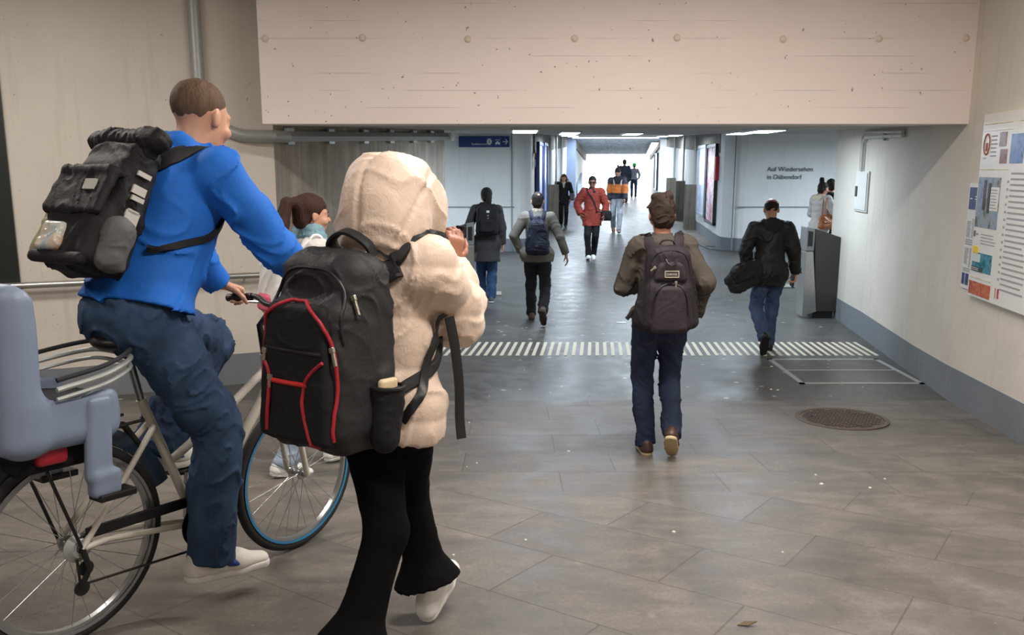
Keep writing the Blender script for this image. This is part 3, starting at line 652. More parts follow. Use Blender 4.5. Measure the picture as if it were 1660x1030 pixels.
def folds(a=.005, f=26, seed=0, zr=None):
    r = np.random.default_rng(seed); d = [unit(r.normal(size=3) * V(1, 1, .8)) for _ in range(4)]; ph = r.uniform(0, 6, 4)
    def fn(x, y, z):
        w = 1.4 * np.sin(f * .35 * (x * d[3][0] + y * d[3][1] + z * d[3][2]) + ph[3])
        s = np.sin(f * (x * d[0][0] + y * d[0][1] + z * d[0][2]) + ph[0] + w) + .8 * np.sin(f * 1.35 * (x * d[1][0] + y * d[1][1] + z * d[1][2]) + ph[1] - w) + .5 * np.sin(f * 2.1 * (x * d[2][0] + y * d[2][1] + z * d[2][2]) + ph[2])
        q = np.abs(np.sin(f * .42 * (x * d[3][1] + y * d[0][0] + z * d[1][2]) + 1.6 * s + ph[2])); q2 = np.abs(np.sin(f * .36 * (x * d[2][1] - y * d[1][0] + z * d[0][2]) - 1.3 * s + ph[1]))
        return a * (s * .6 - 1.3 * (1 - q) ** 4 - 1.0 * (1 - q2) ** 4 + .35)
    return fn
class F:
    def __init__(s, h=.01, k=.02): s.ops = []; s.h = h; s.k = k; s.disp = None
    def u(s, p, k=None): s.ops.append(('u', p, s.k if k is None else k)); return s
    def cut(s, p, k=.004): s.ops.append(('s', p, k)); return s
    def keep(s, p, k=.004): s.ops.append(('i', p, k)); return s
    def bounds(s):
        lo = np.min([p[1] for o, p, k in s.ops if o == 'u'], 0); hi = np.max([p[2] for o, p, k in s.ops if o == 'u'], 0); return lo, hi
    def _op(s, D, o, d, k):
        if o == 'u':
            if k <= 0: return np.minimum(D, d)
            q = np.clip(.5 + .5 * (d - D) / k, 0, 1); return d + (D - d) * q - k * q * (1 - q)
        if o == 's': d = -d
        q = np.clip(.5 - .5 * (d - D) / k, 0, 1); return d + (D - d) * q + k * q * (1 - q)
    def at(s, P):
        x, y, z = P[:, 0], P[:, 1], P[:, 2]; D = np.full(len(P), 9.)
        for o, p, k in s.ops: D = s._op(D, o, p[0](x, y, z), k)
        return D + s.disp(x, y, z) if s.disp else D
    def grad(s, P, e=.004):
        g = np.stack([s.at(P + e * np.eye(3)[i]) - s.at(P - e * np.eye(3)[i]) for i in range(3)], 1)
        return g / (np.linalg.norm(g, axis=1, keepdims=True) + 1e-9)
    def snap(s, P, off=0., it=14):
        P = np.array(P, float)
        for _ in range(it): P = P - .8 * s.grad(P) * (s.at(P) - off)[:, None]
        return P
    def front(s, pts, off=0., y0=-1., dirn=1, ystop=1., drop=False):        # drop (x,z) points along y onto the surface
        out = []
        for x, z in pts:
            ys = np.arange(y0, ystop, .002 * dirn) if dirn > 0 else np.arange(ystop, y0, -.002)
            d = s.at(np.stack([np.full_like(ys, x), ys, np.full_like(ys, z)], 1)); i = np.argmax(d < off)
            out.append((x, ys[i] if d[i] < off else np.nan, z))
        out = np.array(out); bad = np.isnan(out[:, 1])
        if drop: return out[~bad]
        out[bad, 1] = np.median(out[~bad, 1]) if (~bad).any() else 0
        return out
    def mesh(s, name, m, parent=None, origin=(0, 0, 0)):
        lo, hi = s.bounds(); h = s.h; pad = 4 * h + .012; lo = lo - pad; hi = hi + pad
        n = np.ceil((hi - lo) / h).astype(int) + 1
        ax = [(lo[i] + h * np.arange(n[i])).astype(np.float32) for i in range(3)]
        D = np.full(n, 1., np.float32)
        for o, p, k in s.ops:
            if p[1] is None: sl = tuple(slice(0, q) for q in n)
            else:
                mg = k + 3 * h + .012; a = np.clip(((p[1] - mg - lo) / h).astype(int), 0, n - 1); b = np.clip(np.ceil((p[2] + mg - lo) / h).astype(int) + 1, 1, n)
                sl = tuple(slice(i, j) for i, j in zip(a, b))
                if min(b - a) <= 0: continue
            x, y, z = ax[0][sl[0]][:, None, None], ax[1][sl[1]][None, :, None], ax[2][sl[2]][None, None, :]
            D[sl] = s._op(D[sl], o, p[0](x, y, z), k)
        if s.disp: D = D + s.disp(ax[0][:, None, None], ax[1][None, :, None], ax[2][None, None, :])
        D = np.asarray(D, np.float32); v, f = nets(D, lo, h)
        return link(name, v - np.array(origin), f, m, parent, True)
def nets(D, lo, h):
    D[0] = D[-1] = 1; D[:, 0] = D[:, -1] = 1; D[:, :, 0] = D[:, :, -1] = 1
    s = D < 0; c = np.zeros(tuple(q - 1 for q in D.shape), np.int8)
    C = [(i, j, k) for i in (0, 1) for j in (0, 1) for k in (0, 1)]
    for i, j, k in C: c += s[i:i + c.shape[0], j:j + c.shape[1], k:k + c.shape[2]]
    act = (c > 0) & (c < 8); I, J, K = np.nonzero(act); ids = np.full(c.shape, -1, np.int64); ids[act] = np.arange(len(I))
    vals = {q: D[I + q[0], J + q[1], K + q[2]] for q in C}; acc = np.zeros((len(I), 3)); cnt = np.zeros(len(I))
    for q in C:
        for d in range(3):
            if q[d]: continue
            e = list(q); e[d] = 1; e = tuple(e); a, b = vals[q], vals[e]; m = (a < 0) != (b < 0); t = a[m] / (a[m] - b[m])
            p = np.tile(np.array(q, float), (m.sum(), 1)); p[:, d] = t; acc[m] += p; cnt[m] += 1
    v = lo + h * (np.stack([I, J, K], 1) + acc / np.maximum(cnt, 1)[:, None]); fs = []
    A = s[:-1, 1:-1, 1:-1]; i, j, k = np.nonzero(A != s[1:, 1:-1, 1:-1]); fl = A[i, j, k]; j += 1; k += 1
    fs.append((np.stack([ids[i, j - 1, k - 1], ids[i, j, k - 1], ids[i, j, k], ids[i, j - 1, k]], 1), fl))
    A = s[1:-1, :-1, 1:-1]; i, j, k = np.nonzero(A != s[1:-1, 1:, 1:-1]); fl = A[i, j, k]; i += 1; k += 1
    fs.append((np.stack([ids[i - 1, j, k - 1], ids[i - 1, j, k], ids[i, j, k], ids[i, j, k - 1]], 1), fl))
    A = s[1:-1, 1:-1, :-1]; i, j, k = np.nonzero(A != s[1:-1, 1:-1, 1:]); fl = A[i, j, k]; i += 1; j += 1
    fs.append((np.stack([ids[i - 1, j - 1, k], ids[i, j - 1, k], ids[i, j, k], ids[i - 1, j, k]], 1), fl))
    return v, np.concatenate([np.where(l[:, None], q, q[:, ::-1]) for q, l in fs])
def catmull(P, n=6):
    P = [np.array(p, float) for p in P]; Q = [2 * P[0] - P[1]] + P + [2 * P[-1] - P[-2]]; out = []
    for i in range(1, len(Q) - 2):
        for t in np.arange(n) / n:
            out.append(.5 * (2 * Q[i] + (Q[i + 1] - Q[i - 1]) * t + (2 * Q[i - 1] - 5 * Q[i] + 4 * Q[i + 1] - Q[i + 2]) * t ** 2 + (3 * Q[i] - Q[i - 1] - 3 * Q[i + 1] + Q[i + 2]) * t ** 3))
    return np.array(out + [Q[-2]])
def ribbon(name, pts, nrm, w, th, m, parent=None, origin=(0, 0, 0)):
    P = np.array(pts); nrm = np.array(nrm); n = len(P); w = np.full(n, w) if np.isscalar(w) else np.array(w); b = MB(); vs = []
    T = np.gradient(P, axis=0)
    for i in range(n):
        t = unit(T[i]); u = unit(nrm[i] - t * (nrm[i] @ t)); s_ = np.cross(t, u)
        for a, c in ((-1, -.3), (-.8, -.5), (.8, -.5), (1, -.3), (1, .3), (.8, .5), (-.8, .5), (-1, .3)): vs.append(P[i] + s_ * a * w[i] / 2 + u * c * th - origin)
    fs = [(i * 8 + k, i * 8 + (k + 1) % 8, (i + 1) * 8 + (k + 1) % 8, (i + 1) * 8 + k) for i in range(n - 1) for k in range(8)] + [tuple(range(8))[::-1], tuple(range((n - 1) * 8, n * 8))]
    b.add(vs, fs); return b.build(name, m, parent, True)
def strap(name, field, ctrl, w, th, m, parent, origin, off=.008, snap=True):
    P = catmull(ctrl, 7); S_ = field.snap(P, off) if snap else P
    if snap: S_ = np.where((np.linalg.norm(S_ - P, axis=1) < .14)[:, None], S_, P)
    for _ in range(2): S_[1:-1] = .25 * S_[:-2] + .5 * S_[1:-1] + .25 * S_[2:]
    return ribbon(name, S_, field.grad(S_), w, th, m, parent, origin)

# ---------------------------------------------------------------- people
def frame(X, Y, heading, z=None, fwd=None):
    """matrix of a figure standing at X, Y and facing heading (degrees clockwise from straight away)"""
    a = math.radians(heading); M = Matrix(((math.cos(a), math.sin(a), 0, X), (-math.sin(a), math.cos(a), 0, Y), (0, 0, 1, zf(Y) if z is None else z), (0, 0, 0, 1)))
    return M
def ik(a, b, l1, l2, hint):
    d = b - a; L = np.linalg.norm(d)
    if L > l1 + l2 - .004: b = a + d / L * (l1 + l2 - .004); d = b - a; L = np.linalg.norm(d)
    x = (l1 * l1 - l2 * l2 + L * L) / (2 * L); hgt = math.sqrt(max(l1 * l1 - x * x, 1e-6)); n = d / L; q = np.array(hint, float); q = unit(q - n * (q @ n))
    return a + n * x + q * hgt, b
def skel(H, lean=0, side=0, pel=None, feet=(), hands=(), elbow=((-.6, -.8, -.2), (.6, -.8, -.2)), head=(0, 0, 0), knee=((-.1, 1, 0), (.1, 1, 0)), shw=.17, twist=0):
    """feet: ((x,y,z of ankle, toe yaw, toe pitch), ...) left then right; hands: wrist points"""
    s = H / 1.75; J = {'s': s, 'H': H}
    p = V(0, 0, .925 * s) if pel is None else V(*pel); l = math.radians(lean); sd = math.radians(side)
    up = unit((math.sin(sd), math.sin(l), math.cos(l))); fw = unit(V(0, math.cos(l), -math.sin(l))); rt = np.cross(fw, up)
    tw = math.radians(twist); srt = unit(rt * math.cos(tw) - fw * math.sin(tw))
    J.update(pel=p, up=up, fw=fw, rt=rt, srt=srt, chest=p + up * .40 * s, neck=p + up * .535 * s)
    for i, sg in ((0, -1), (1, 1)):
        J['sh', i] = p + up * .485 * s + srt * sg * shw * s; J['hip', i] = p + rt * sg * .085 * s - up * .01
        x, y, z, yaw, pit = feet[i]; an = V(x, y, z); J['knee', i], J['ank', i] = ik(J['hip', i], an, .44 * s, .425 * s, knee[i])
        a, b = math.radians(yaw), math.radians(pit)
        J['toe', i] = V(math.sin(a) * math.cos(b), math.cos(a) * math.cos(b), math.sin(b))
        J['el', i], J['wr', i] = ik(J['sh', i], V(*hands[i]), .285 * s, .25 * s, elbow[i])
    yw, pt, rl = (math.radians(q) for q in head); hf = V(math.sin(yw) * math.cos(pt), math.cos(yw) * math.cos(pt), math.sin(pt)); hr = unit(np.cross(hf, V(math.sin(rl), 0, math.cos(rl)))); hu = np.cross(hr, hf)
    R = np.stack([hr, hf, hu], 1); J['R'] = R; J['head'] = J['neck'] + (up * .07 + unit(V(0, 0, 1) + .35 * fw + hu * .4) * .095) * s
    J['hp'] = lambda x, y, z: J['head'] + R @ (V(x, y, z) * s)
    return J
def hand(f, w, fd, pn, th, curl=.35, s=1, thumb=.5, spread=1):
    fd = unit(fd); pn = np.array(pn, float); pn = unit(pn - fd * (pn @ fd)); th = np.array(th, float); th = unit(th - fd * (th @ fd) - pn * (th @ pn))
    R = np.stack([th, pn, fd], 1)
    f.u(seg(w - fd * .03 * s, w + fd * .02 * s, .026 * s, .026 * s, (pn, .75)), .012)
    f.u(rbox(w + fd * .052 * s, V(.041, .014, .046) * s, .013 * s, R), .012)
    for i, (L, o) in enumerate(((.072, .03), (.08, .0105), (.075, -.0095), (.058, -.0285))):
        p = w + (fd * (.092 - abs(i - 1.2) * .004) + th * o * spread) * s; a = .08
        for q, (l, r) in enumerate(((.45, .0092), (.31, .0084), (.24, .0075))):
            a += curl * (1, 1.35, .8)[q] * (1 + .08 * i); d = fd * math.cos(a) + pn * math.sin(a); e = p + d * L * l * s
            f.u(seg(p, e, r * s, r * .93 * s), .005); p = e
    p = w + (fd * .022 + th * .034 + pn * .004) * s
    for l, r, d in ((.045, .0125, th * .75 + fd * .65 + pn * thumb * .6), (.033, .0105, th * .25 + fd * .85 + pn * thumb), (.026, .009, fd * .9 + pn * thumb * 1.3)):
        e = p + unit(d) * l * s; f.u(seg(p, e, r * s, r * .9 * s), .007); p = e
def build_body(J, M, label, skin, h=.008, hands=({}, {}), group=None, foot=False):
    s = J['s']; f = F(h, .02 * s); hp, R = J['hp'], J['R']
    f.u(seg(J['pel'], J['pel'] + J['up'] * .2 * s, .105 * s, .1 * s, (J['fw'], .7))); f.u(seg(J['pel'] + J['up'] * .25 * s, J['chest'], .115 * s, .125 * s, (J['fw'], .68)), .04)
    f.u(seg(J['sh', 0] * .8 + J['chest'] * .2, J['sh', 1] * .8 + J['chest'] * .2, .05 * s), .04)
    for i in (0, 1):
        f.u(seg(J['sh', i], J['el', i], .044 * s, .034 * s), .03); f.u(seg(J['el', i], J['wr', i], .036 * s, .025 * s), .015)
        f.u(seg(J['hip', i], J['knee', i], .07 * s, .048 * s), .03); f.u(seg(J['knee', i], J['ank', i], .046 * s, .034 * s), .02)
        f.u(seg(J['ank', i], J['ank', i] + J['toe', i] * .07 * s - V(0, 0, .04) * s, .03 * s, .02 * s), .01)
    f.u(seg(J['neck'] - J['up'] * .04 * s, hp(0, -.02, -.05), .058 * s, .054 * s), .03)
    E_ = lambda c, r, k=.02: f.u(ell(hp(*c), V(*r) * s, R), k * s)
    E_((0, -.014, .03), (.076, .096, .085), .02); E_((0, .02, -.03), (.061, .078, .083), .03); E_((0, .052, -.088), (.034, .034, .027), .035)
    f.u(seg(hp(-.038, .078, .014), hp(.038, .078, .014), .013 * s), .016); f.u(seg(hp(0, .094, .0), hp(0, .114, -.036), .008 * s, .0135 * s), .012)
    for q in (-1, 1):
        f.u(ell(hp(q * .04, .07, -.04), V(.025, .024, .022) * s, R), .02); f.cut(ell(hp(q * .033, .1, -.006), V(.019, .012, .011) * s, R), .01)
        f.u(ell(hp(q * .033, .082, -.006), V(.014, .013, .011) * s, R), .003)
        f.u(ell(hp(q * .077, -.006, -.012), V(.010, .02, .032) * s, R @ np.array(((math.cos(.35), -q * math.sin(.35), 0), (q * math.sin(.35), math.cos(.35), 0), (0, 0, 1)))), .006)
    f.u(seg(hp(-.02, .09, -.064), hp(.02, .09, -.064), .0075 * s), .006); f.u(seg(hp(-.017, .087, -.077), hp(.017, .087, -.077), .008 * s), .006); f.cut(seg(hp(-.026, .101, -.0705), hp(.026, .101, -.0705), .0028 * s), .004)
    for i in (0, 1):
        o = dict(fd=J['wr', i] - J['el', i], pn=(V(1, 0, 0) if i == 0 else V(-1, 0, 0)), th=V(0, 1, 0)); o.update(hands[i] or {}); hand(f, J['wr', i], s=s, **o)
    J['bf'] = f
    o = f.mesh('person', skin); o.matrix_world = M; tag(o, label, 'person', group); J['root'] = o
    return o
def eyes(J, m, lids=True):
    for q in (-1, 1):
        p = J['hp'](q * .033, .0945, -.006); b = MB(); b.lathe([(.0005, -.006), (.006, -.004), (.0075, 0), (.006, .004), (.0005, .006)], p, J['R'][:, 1], 12); b.build('eye', m, J['root'], True)
        b = MB(); b.tube([J['hp'](q * .018, .096, .017), J['hp'](q * .034, .098, .021), J['hp'](q * .052, .086, .017)], .0038 * J['s'], 6); b.build('eyebrow', m, J['root'], True)
def shoes(J, up_m, sole_m, h=.006, boot=0, k=1.0, label=None):
    s = J['s']
    for i in (0, 1):
        A, t = J['ank', i], J['toe', i]; side = unit(np.cross(t, V(0, 0, 1)) if abs(t[2]) < .97 else J['rt']); n = np.cross(side, t)
        base = A - n * .085 * s; heel = base - t * .045 * s; toe = base + t * .165 * s * k; mid = base + t * .09 * s
        f = F(h, .03); f.u(seg(heel + n * .04 * s, heel + n * .075 * s, .036 * s, .034 * s)); f.u(seg(heel + n * .035 * s, mid + n * .04 * s, .039 * s, .043 * s)); f.u(seg(mid + n * .036 * s, toe + n * .028 * s, .044 * s, .033 * s, (n, .8)), .03)
        sh = unit(J['knee', i] - A); f.u(seg(A - n * .02 * s, A + sh * (.035 + boot) * s, .044 * s, .046 * s, None, 'b'), .03)
        f.keep(half(base + n * .022 * s, -n)); o = f.mesh('shoe', up_m, J['root'])
        g = F(h * .8, .01); g.u(seg(heel + n * .012 * s, mid + n * .012 * s, .041 * s, .046 * s)); g.u(seg(mid + n * .012 * s, toe + n * .014 * s, .046 * s, .037 * s))
        g.keep(half(base + n * .026 * s, n)); g.keep(half(base, -n)); g.mesh('sole', sole_m, o)
def trousers(J, m, h=.009, w=(.1, .072, .056), fa=.006, ff=24, seed=1, flare=0, hipr=.118, name='trousers'):
    s = J['s']; f = F(h, .03 * s)
    f.u(seg(J['hip', 0] * .8 + J['hip', 1] * .2, J['hip', 1] * .8 + J['hip', 0] * .2, hipr * s, None, (J['fw'], .9)), .03); f.u(seg(J['pel'], J['pel'] + J['up'] * .1 * s, .125 * s, .12 * s, (J['fw'], .78), 'b'), .03)
    f.u(ell(J['pel'] - J['fw'] * .045 * s - J['up'] * .03 * s, V(.13, .085, .1) * s), .04)
    for i in (0, 1):
        f.u(seg(J['hip', i], J['knee', i], w[0] * s, w[1] * s), .03); sh = unit(J['ank', i] - J['knee', i]); m1 = J['knee', i] * .35 + J['ank', i] * .65
        e = J['ank', i] + sh * .03 * s
        if flare: e = J['ank', i] - sh * .045 * s; f.u(seg(J['knee', i], m1, w[1] * s, w[2] * s), .03); f.u(seg(m1, e, w[2] * s, (w[2] + flare) * s, None, 'b'), .02)
        else: f.u(seg(J['knee', i], e, w[1] * s, w[2] * s, None, 'b'), .02)
    f.disp = folds(fa, ff, seed); J['tf'] = f
    return f.mesh(name, m, J['root'])
def jacket(J, m, h=.009, hem=-.06, waist=.135, chest=.15, sl=(.072, .06, .046), fa=.005, ff=24, seed=2, skirt=None, collar=.065, flat=.74, puff=None, shr=.075, chan=None, name='jacket', sleeve_end=.0, back=0., hemn=None, hipr=.118, thigh=.26):
    s = J['s']; f = F(h, .03 * s); up, fw = J['up'], J['fw']; thigh = max(thigh, .12 - hem / .42) if thigh > .2 else thigh; hz = J['pel'] + up * hem * s
    f.u(seg(J['pel'] + up * .08 * s, J['pel'] + up * .40 * s, waist * s, chest * s, (fw, flat)), .04)
    if skirt: f.u(seg(J['pel'] + up * .1 * s, hz - up * .1, (waist - .005) * s, skirt * s, (fw, flat + .05)), .03)
    else: f.u(seg(hz - up * .12, J['pel'] + up * .12 * s, (waist + .004) * s, waist * s, (fw, flat + .02)), .03)
    if back: f.u(ell(J['chest'] - fw * .06 * s, V(.15, .09, .16) * s), .05)
    f.u(seg(J['hip', 0], J['hip', 1], (hipr + .02) * s, None, (fw, .9)), .04); f.u(ell(J['pel'] - fw * .045 * s - up * .03 * s, V(.148, .105, .118) * s), .04)
    for i in (0, 1): f.u(seg(J['hip', i], J['hip', i] + (J['knee', i] - J['hip', i]) * thigh, .113 * s, .1 * s), .05)
    f.keep(half(hz, -(up if hemn is None else unit(hemn))), .008)
    a, b = J['sh', 0], J['sh', 1]; c = J['chest'] + up * .07 * s
    f.u(seg(a * .9 + c * .1, c, shr * s, .085 * s), .04); f.u(seg(b * .9 + c * .1, c, shr * s, .085 * s), .04)
    if collar: f.u(seg(J['neck'] - up * .05 * s, J['neck'] + up * .035 * s + fw * .008, (collar + .014) * s, collar * s, None, 'b'), .03); f.cut(seg(J['neck'] + up * .025 * s + fw * .008, J['neck'] + up * .09 * s + fw * .01, (collar - .014) * s), .004)
    J['jt'] = F(h); J['jt'].ops = list(f.ops)
    for i in (0, 1):
        f.u(seg(J['sh', i], J['el', i], sl[0] * s, sl[1] * s, None, None, puff), .025); e = J['wr', i] + unit(J['wr', i] - J['el', i]) * sleeve_end
        f.u(seg(J['el', i], e, sl[1] * s, sl[2] * s, None, 'b', puff), .012)
    fo = folds(fa, ff, seed)
    if chan:
        amp, step, z0 = chan; u_ = up
        f.disp = lambda x, y, z: fo(x, y, z) - amp * (np.abs(np.sin(PI * ((z - z0) + .1 * y) / step)) - .5)
    else: f.disp = fo
    J['jf'] = f; J['jt'].disp = f.disp
    return f.mesh(name, m, J['root'])
def hair(J, m, h=.006, kind='short', parts=(), vol=0., name='hair', amp=.003):
    s, hp, R = J['s'], J['hp'], J['R']; f = F(h, .015)
    f.u(ell(hp(0, -.016, .034), V(.083 + vol, .103 + vol, .09 + vol) * s, R)); 
    if kind not in ('bald', 'crop'): f.u(ell(hp(0, -.055, -.03), V(.07 + vol, .058 + vol, .075) * s, R), .02)
    for p in parts: f.u(p, .012)
    nose = hp(0, .12, -.06)
    f.cut(rbox(hp(0, .13, -.075), V(.075, .1, .105) * s, .03, R), .02)
    for q in (-1, 1): f.cut(ell(hp(q * .085, .012, -.02), V(.02, .026, .034) * s, R), .008)
    f.disp = folds(amp, 90, 5)
    if kind == 'bald': f.cut(ell(hp(0, .0, .1), V(.085, .11, .075) * s, R), .008)
    J['hf'] = f
    return f.mesh(name, m, J['root'])
# ---------------------------------------------------------------- the people and what they carry
SKIN = mat('light skin', (196, 148, 122), .5, 0, .08, 30, .1, 200); SKIN2 = mat('tanned skin', (168, 116, 92), .5, 0, .08, 30, .1, 200); SKIN3 = mat('brown skin', (134, 90, 70), .5, 0, .08, 30, .1, 200)
MEYE = mat('dark eye', (28, 22, 20), .3)
HBR = hairmat('dark brown hair', (50, 38, 32)); HBK = hairmat('black brown hair', (34, 28, 26)); HRD = hairmat('red brown hair', (96, 52, 40)); HSH = hairmat('cropped brown hair', (92, 72, 58))
BLK = cloth('black cloth', (30, 30, 32)); BLKP = cloth('black trousers cloth', (25, 25, 27)); MWS = mat('white rubber', (222, 220, 215), .5, 0, .08); MWL = mat('white leather', (228, 227, 225), .45, 0, .08)
ZIP = mat('zip metal', (176, 172, 160), .3, .8)

class Bag:
    """bag carried on a back: own frame x right, y forward (0 at the wearer's back), z up from its base"""
    def __init__(s, J, M, name, label, z0, dy=.115, dx=0, tilt=0, cat='backpack', z_abs=False):
        R = np.stack([J['rt'], J['fw'], J['up']], 1)
        if tilt: c, q = math.cos(math.radians(tilt)), math.sin(math.radians(tilt)); R = R @ np.array(((1, 0, 0), (0, c, -q), (0, q, c)))
        s.R = R; s.base = J['pel'] + J['up'] * z0 - J['fw'] * dy * J['s'] + J['rt'] * dx; s.J = J
        M4 = Matrix([[*map(float, R[i]), float(s.base[i])] for i in range(3)] + [[0, 0, 0, 1]])
        s.o = thing(name, label, cat, M=M @ M4)
    def loc(s, P): return (np.array(P, float) - s.base) @ s.R
    def per(s, P): return np.array(P, float) @ s.R.T + s.base
    def strap(s, name, ctrl, w, th, m, off=.008, field=None, tol=.14):
        f = field or s.J['jf']; P = catmull(ctrl, 7); Q = f.snap(P, off); Q = np.where((np.linalg.norm(Q - P, axis=1) < tol)[:, None], Q, P)
        for _ in range(3): Q[1:-1] = .25 * Q[:-2] + .5 * Q[1:-1] + .25 * Q[2:]
        w = w if np.isscalar(w) else np.interp(np.linspace(0, 1, len(Q)), np.linspace(0, 1, len(w)), w); return ribbon(name, s.loc(Q), f.grad(Q) @ s.R, w, th, m, s.o)
    def shoulder_straps(s, z1, m, w=.065, x=.075, low=.1, th=.016, dip=(.2, .32)):
        J = s.J; k = J['s']; up, fw, rt = J['up'], J['fw'], J['rt']
        for i, sg in ((0, -1), (1, 1)):
            sh = J['sh', i]; c = J['pel'] + up * ((J['sh', 0] - J['pel']) @ up)
            pts = [s.per((sg * x * .8, -.02, z1)), s.per((sg * x * 1.05, .012, z1 + .02)), c + rt * sg * (x + .03) * k + up * .075 * k - fw * .03 * k, c + rt * sg * (x + .045) * k + up * .07 * k + fw * .05 * k,
                   c + rt * sg * .125 * k + fw * .12 * k - up * .05 * k, c + rt * sg * .14 * k + fw * .12 * k - up * dip[0] * k, c + rt * sg * .165 * k + fw * .05 * k - up * dip[1] * k, s.per((sg * .13, 0, low))]
            s.strap('shoulder_strap', pts, w * np.interp(np.linspace(0, 1, 50), [0, .1, .55, .68, 1], [1, 1, 1, .42, .42]), th, m, field=J['jt'])
    def tube(s, f, name, pts, r, m, off=.0, n=8, sm=7, parent=None):
        P = f.front(catmull([(x, 0, z) for x, z in pts], sm)[:, [0, 2]], off, drop=True)
        for _ in range(8): P[1:-1, 1] = np.minimum(P[1:-1, 1], .25 * P[:-2, 1] + .5 * P[1:-1, 1] + .25 * P[2:, 1])
        b = MB(); b.tube(P, r, n); return b.build(name, m, parent or s.o, True)
    def handle(s, name, pts, w, th, m):
        P = catmull(pts, 6); c = P.mean(0); nr = P - c + np.array((0, 0, .02)); return ribbon(name, P, nr, w, th, m, s.o)
def zipper(bag, f, x, z, rot=0, m=None, L=.035):
    p = f.front([(x, z)], .004)[0]; b = MB(); b.box((-.005, -.005, -L), (.005, .003, 0)); b.box((-.008, -.007, -.012), (.008, .003, .004)); o = b.build('zip_pull', m or ZIP, bag.o, bevel=.002); o.location = p; o.rotation_euler = (0, rot, 0); return o

# --- man walking in the middle with the dark plum backpack
def centre_man():
    M = frame(.93, 5.14, 0); H = 1.66
    J = skel(H, 3, 0, feet=((-.065, .03, .082, -4, 0), (.072, -.13, .19, 14, -42)), hands=((-.13, .27, 1.06), (.225, .0, .925)), elbow=((-.5, -1, 0), (.4, -1, 0)), head=(0, -8, -2), shw=.163)
    build_body(J, M, 'person in grey brown jacket and dark jeans walking away with one heel lifted', SKIN2, .0075, (None, dict(fd=(-.15, .1, -1), pn=(-1, .1, 0), th=(0, 1, 0), curl=.7)))
    jm = cloth('grey brown jacket cloth', (72, 66, 60)); jacket(J, jm, .008, .02, .135, .155, (.07, .06, .048), .007, 26, 7, collar=.066)
    trousers(J, denim('dark navy denim', (26, 34, 54), (52, 62, 86)), .0075, (.1, .074, .064), .006, 27, 11, name='jeans')
    for q in (-1, 1):
        P = J['tf'].front([(q * .09 + x, J['pel'][2] + z) for x, z in ((-.05, -.03), (.05, -.03), (.05, -.12), (0, -.15), (-.05, -.12), (-.05, -.03))], .001)
        b = MB(); b.tube(P, .0025, 5); b.build('pocket_seam', mat('seam thread', (70, 66, 62), .8), J['root'], True)
    shoes(J, mat('brown leather', (64, 42, 34), .45, 0, .2), mat('cream sole', (188, 168, 132), .6), .0055)
    hp = J['hp']; hair(J, HBR, .005, 'short', [seg(hp(-.04, -.03, .11), hp(.05, .02, .112), .03), seg(hp(-.075, -.02, .055), hp(-.1, -.03, .045), .014, .006), seg(hp(-.02, -.08, .09), hp(.03, -.06, .11), .03)], .002, amp=.005)
    pm = cloth('plum black pack cloth', (42, 36, 41), .7, .2, 300, .35); pm2 = cloth('plum pack cloth', (50, 42, 47), .7, .2, 300, .35)
    B = Bag(J, M, 'backpack', 'dark plum backpack with a small framed logo patch', -.03, .118)
    f = F(.006, .03); f.u(rbox((0, -.10, .25), (.16, .085, .255), .06, None, (.25, .1))); f.u(rbox((0, -.15, .15), (.145, .06, .15), .05, None, (.1, .2)), .03); f.u(seg((-.15, -.09, .05), (-.13, -.08, .3), .05, .035), .03); f.u(seg((.15, -.09, .05), (.13, -.08, .3), .05, .035), .03)
    f.disp = folds(.005, 24, 3); f.mesh('main_compartment', pm, B.o)
    g = F(.006, .02); g.u(rbox((0, -.195, .135), (.112, .028, .145), .035, None, (.22, .1))); g.disp = folds(.002, 22, 9); g.mesh('front_pocket', pm2, B.o)
    g2 = F(.006, .02); g2.u(rbox((0, -.178, .355), (.1, .028, .06), .028, None, (.3, .1))); g2.disp = folds(.003, 30, 8); g2.mesh('top_pocket', pm2, B.o)
    f.ops += g.ops + g2.ops
    B.tube(f, 'zip', [(-.108, .1), (-.098, .2), (-.06, .268), (0, .288), (.06, .268), (.098, .2), (.108, .1)], .004, MBLK, .001)
    B.tube(f, 'zip', [(-.125, .3), (-.112, .41), (-.07, .468), (0, .482), (.07, .468), (.112, .41), (.125, .3)], .004, MBLK, .001)
    p = f.front([(.005, .345)])[0]; b = MB(); b.box((-.042, -.005, -.02), (.042, .008, .02)); o = b.build('logo_patch', mat('patch grey', (70, 66, 64), .6), B.o); o.location = p
    b = MB(); [b.box(*q) for q in (((-.042, -.008, -.02), (.042, -.004, -.016)), ((-.042, -.008, .016), (.042, -.004, .02)), ((-.042, -.008, -.02), (-.038, -.004, .02)), ((.038, -.008, -.02), (.042, -.004, .02)))]; b.build('patch_border', mat('patch cream', (190, 184, 164), .6), o)
    text('lettering', 'DAKINE', .0175, mat('patch cream', (190, 184, 164), .6), (-.033, -.0075, -.007), (PI / 2, 0, 0), o, .001)
    B.handle('carry_handle', [(-.05, -.06, .49), (-.035, -.07, .53), (0, -.075, .54), (.035, -.07, .53), (.05, -.06, .49)], .022, .008, pm)
    B.shoulder_straps(.46, pm, .06, .075); zipper(B, f, -.09, .385, .9); zipper(B, f, .03, .3, 0)
    b = MB(); P = [(-.15, -.06, .13), (-.2, -.05, .1), (-.235, -.055, .06)]; o = ribbon('loose_strap', np.array(P), np.array([(0, -1, 0)] * 3), .026, .004, MBLK, B.o)
    b = MB(); b.tube([(-.03, -.2, .43), (-.02, -.215, .405), (0, -.22, .395), (.02, -.215, .405), (.03, -.2, .43)], .007, 6); b.build('gear_loop', MBLK, B.o, True)
centre_man()

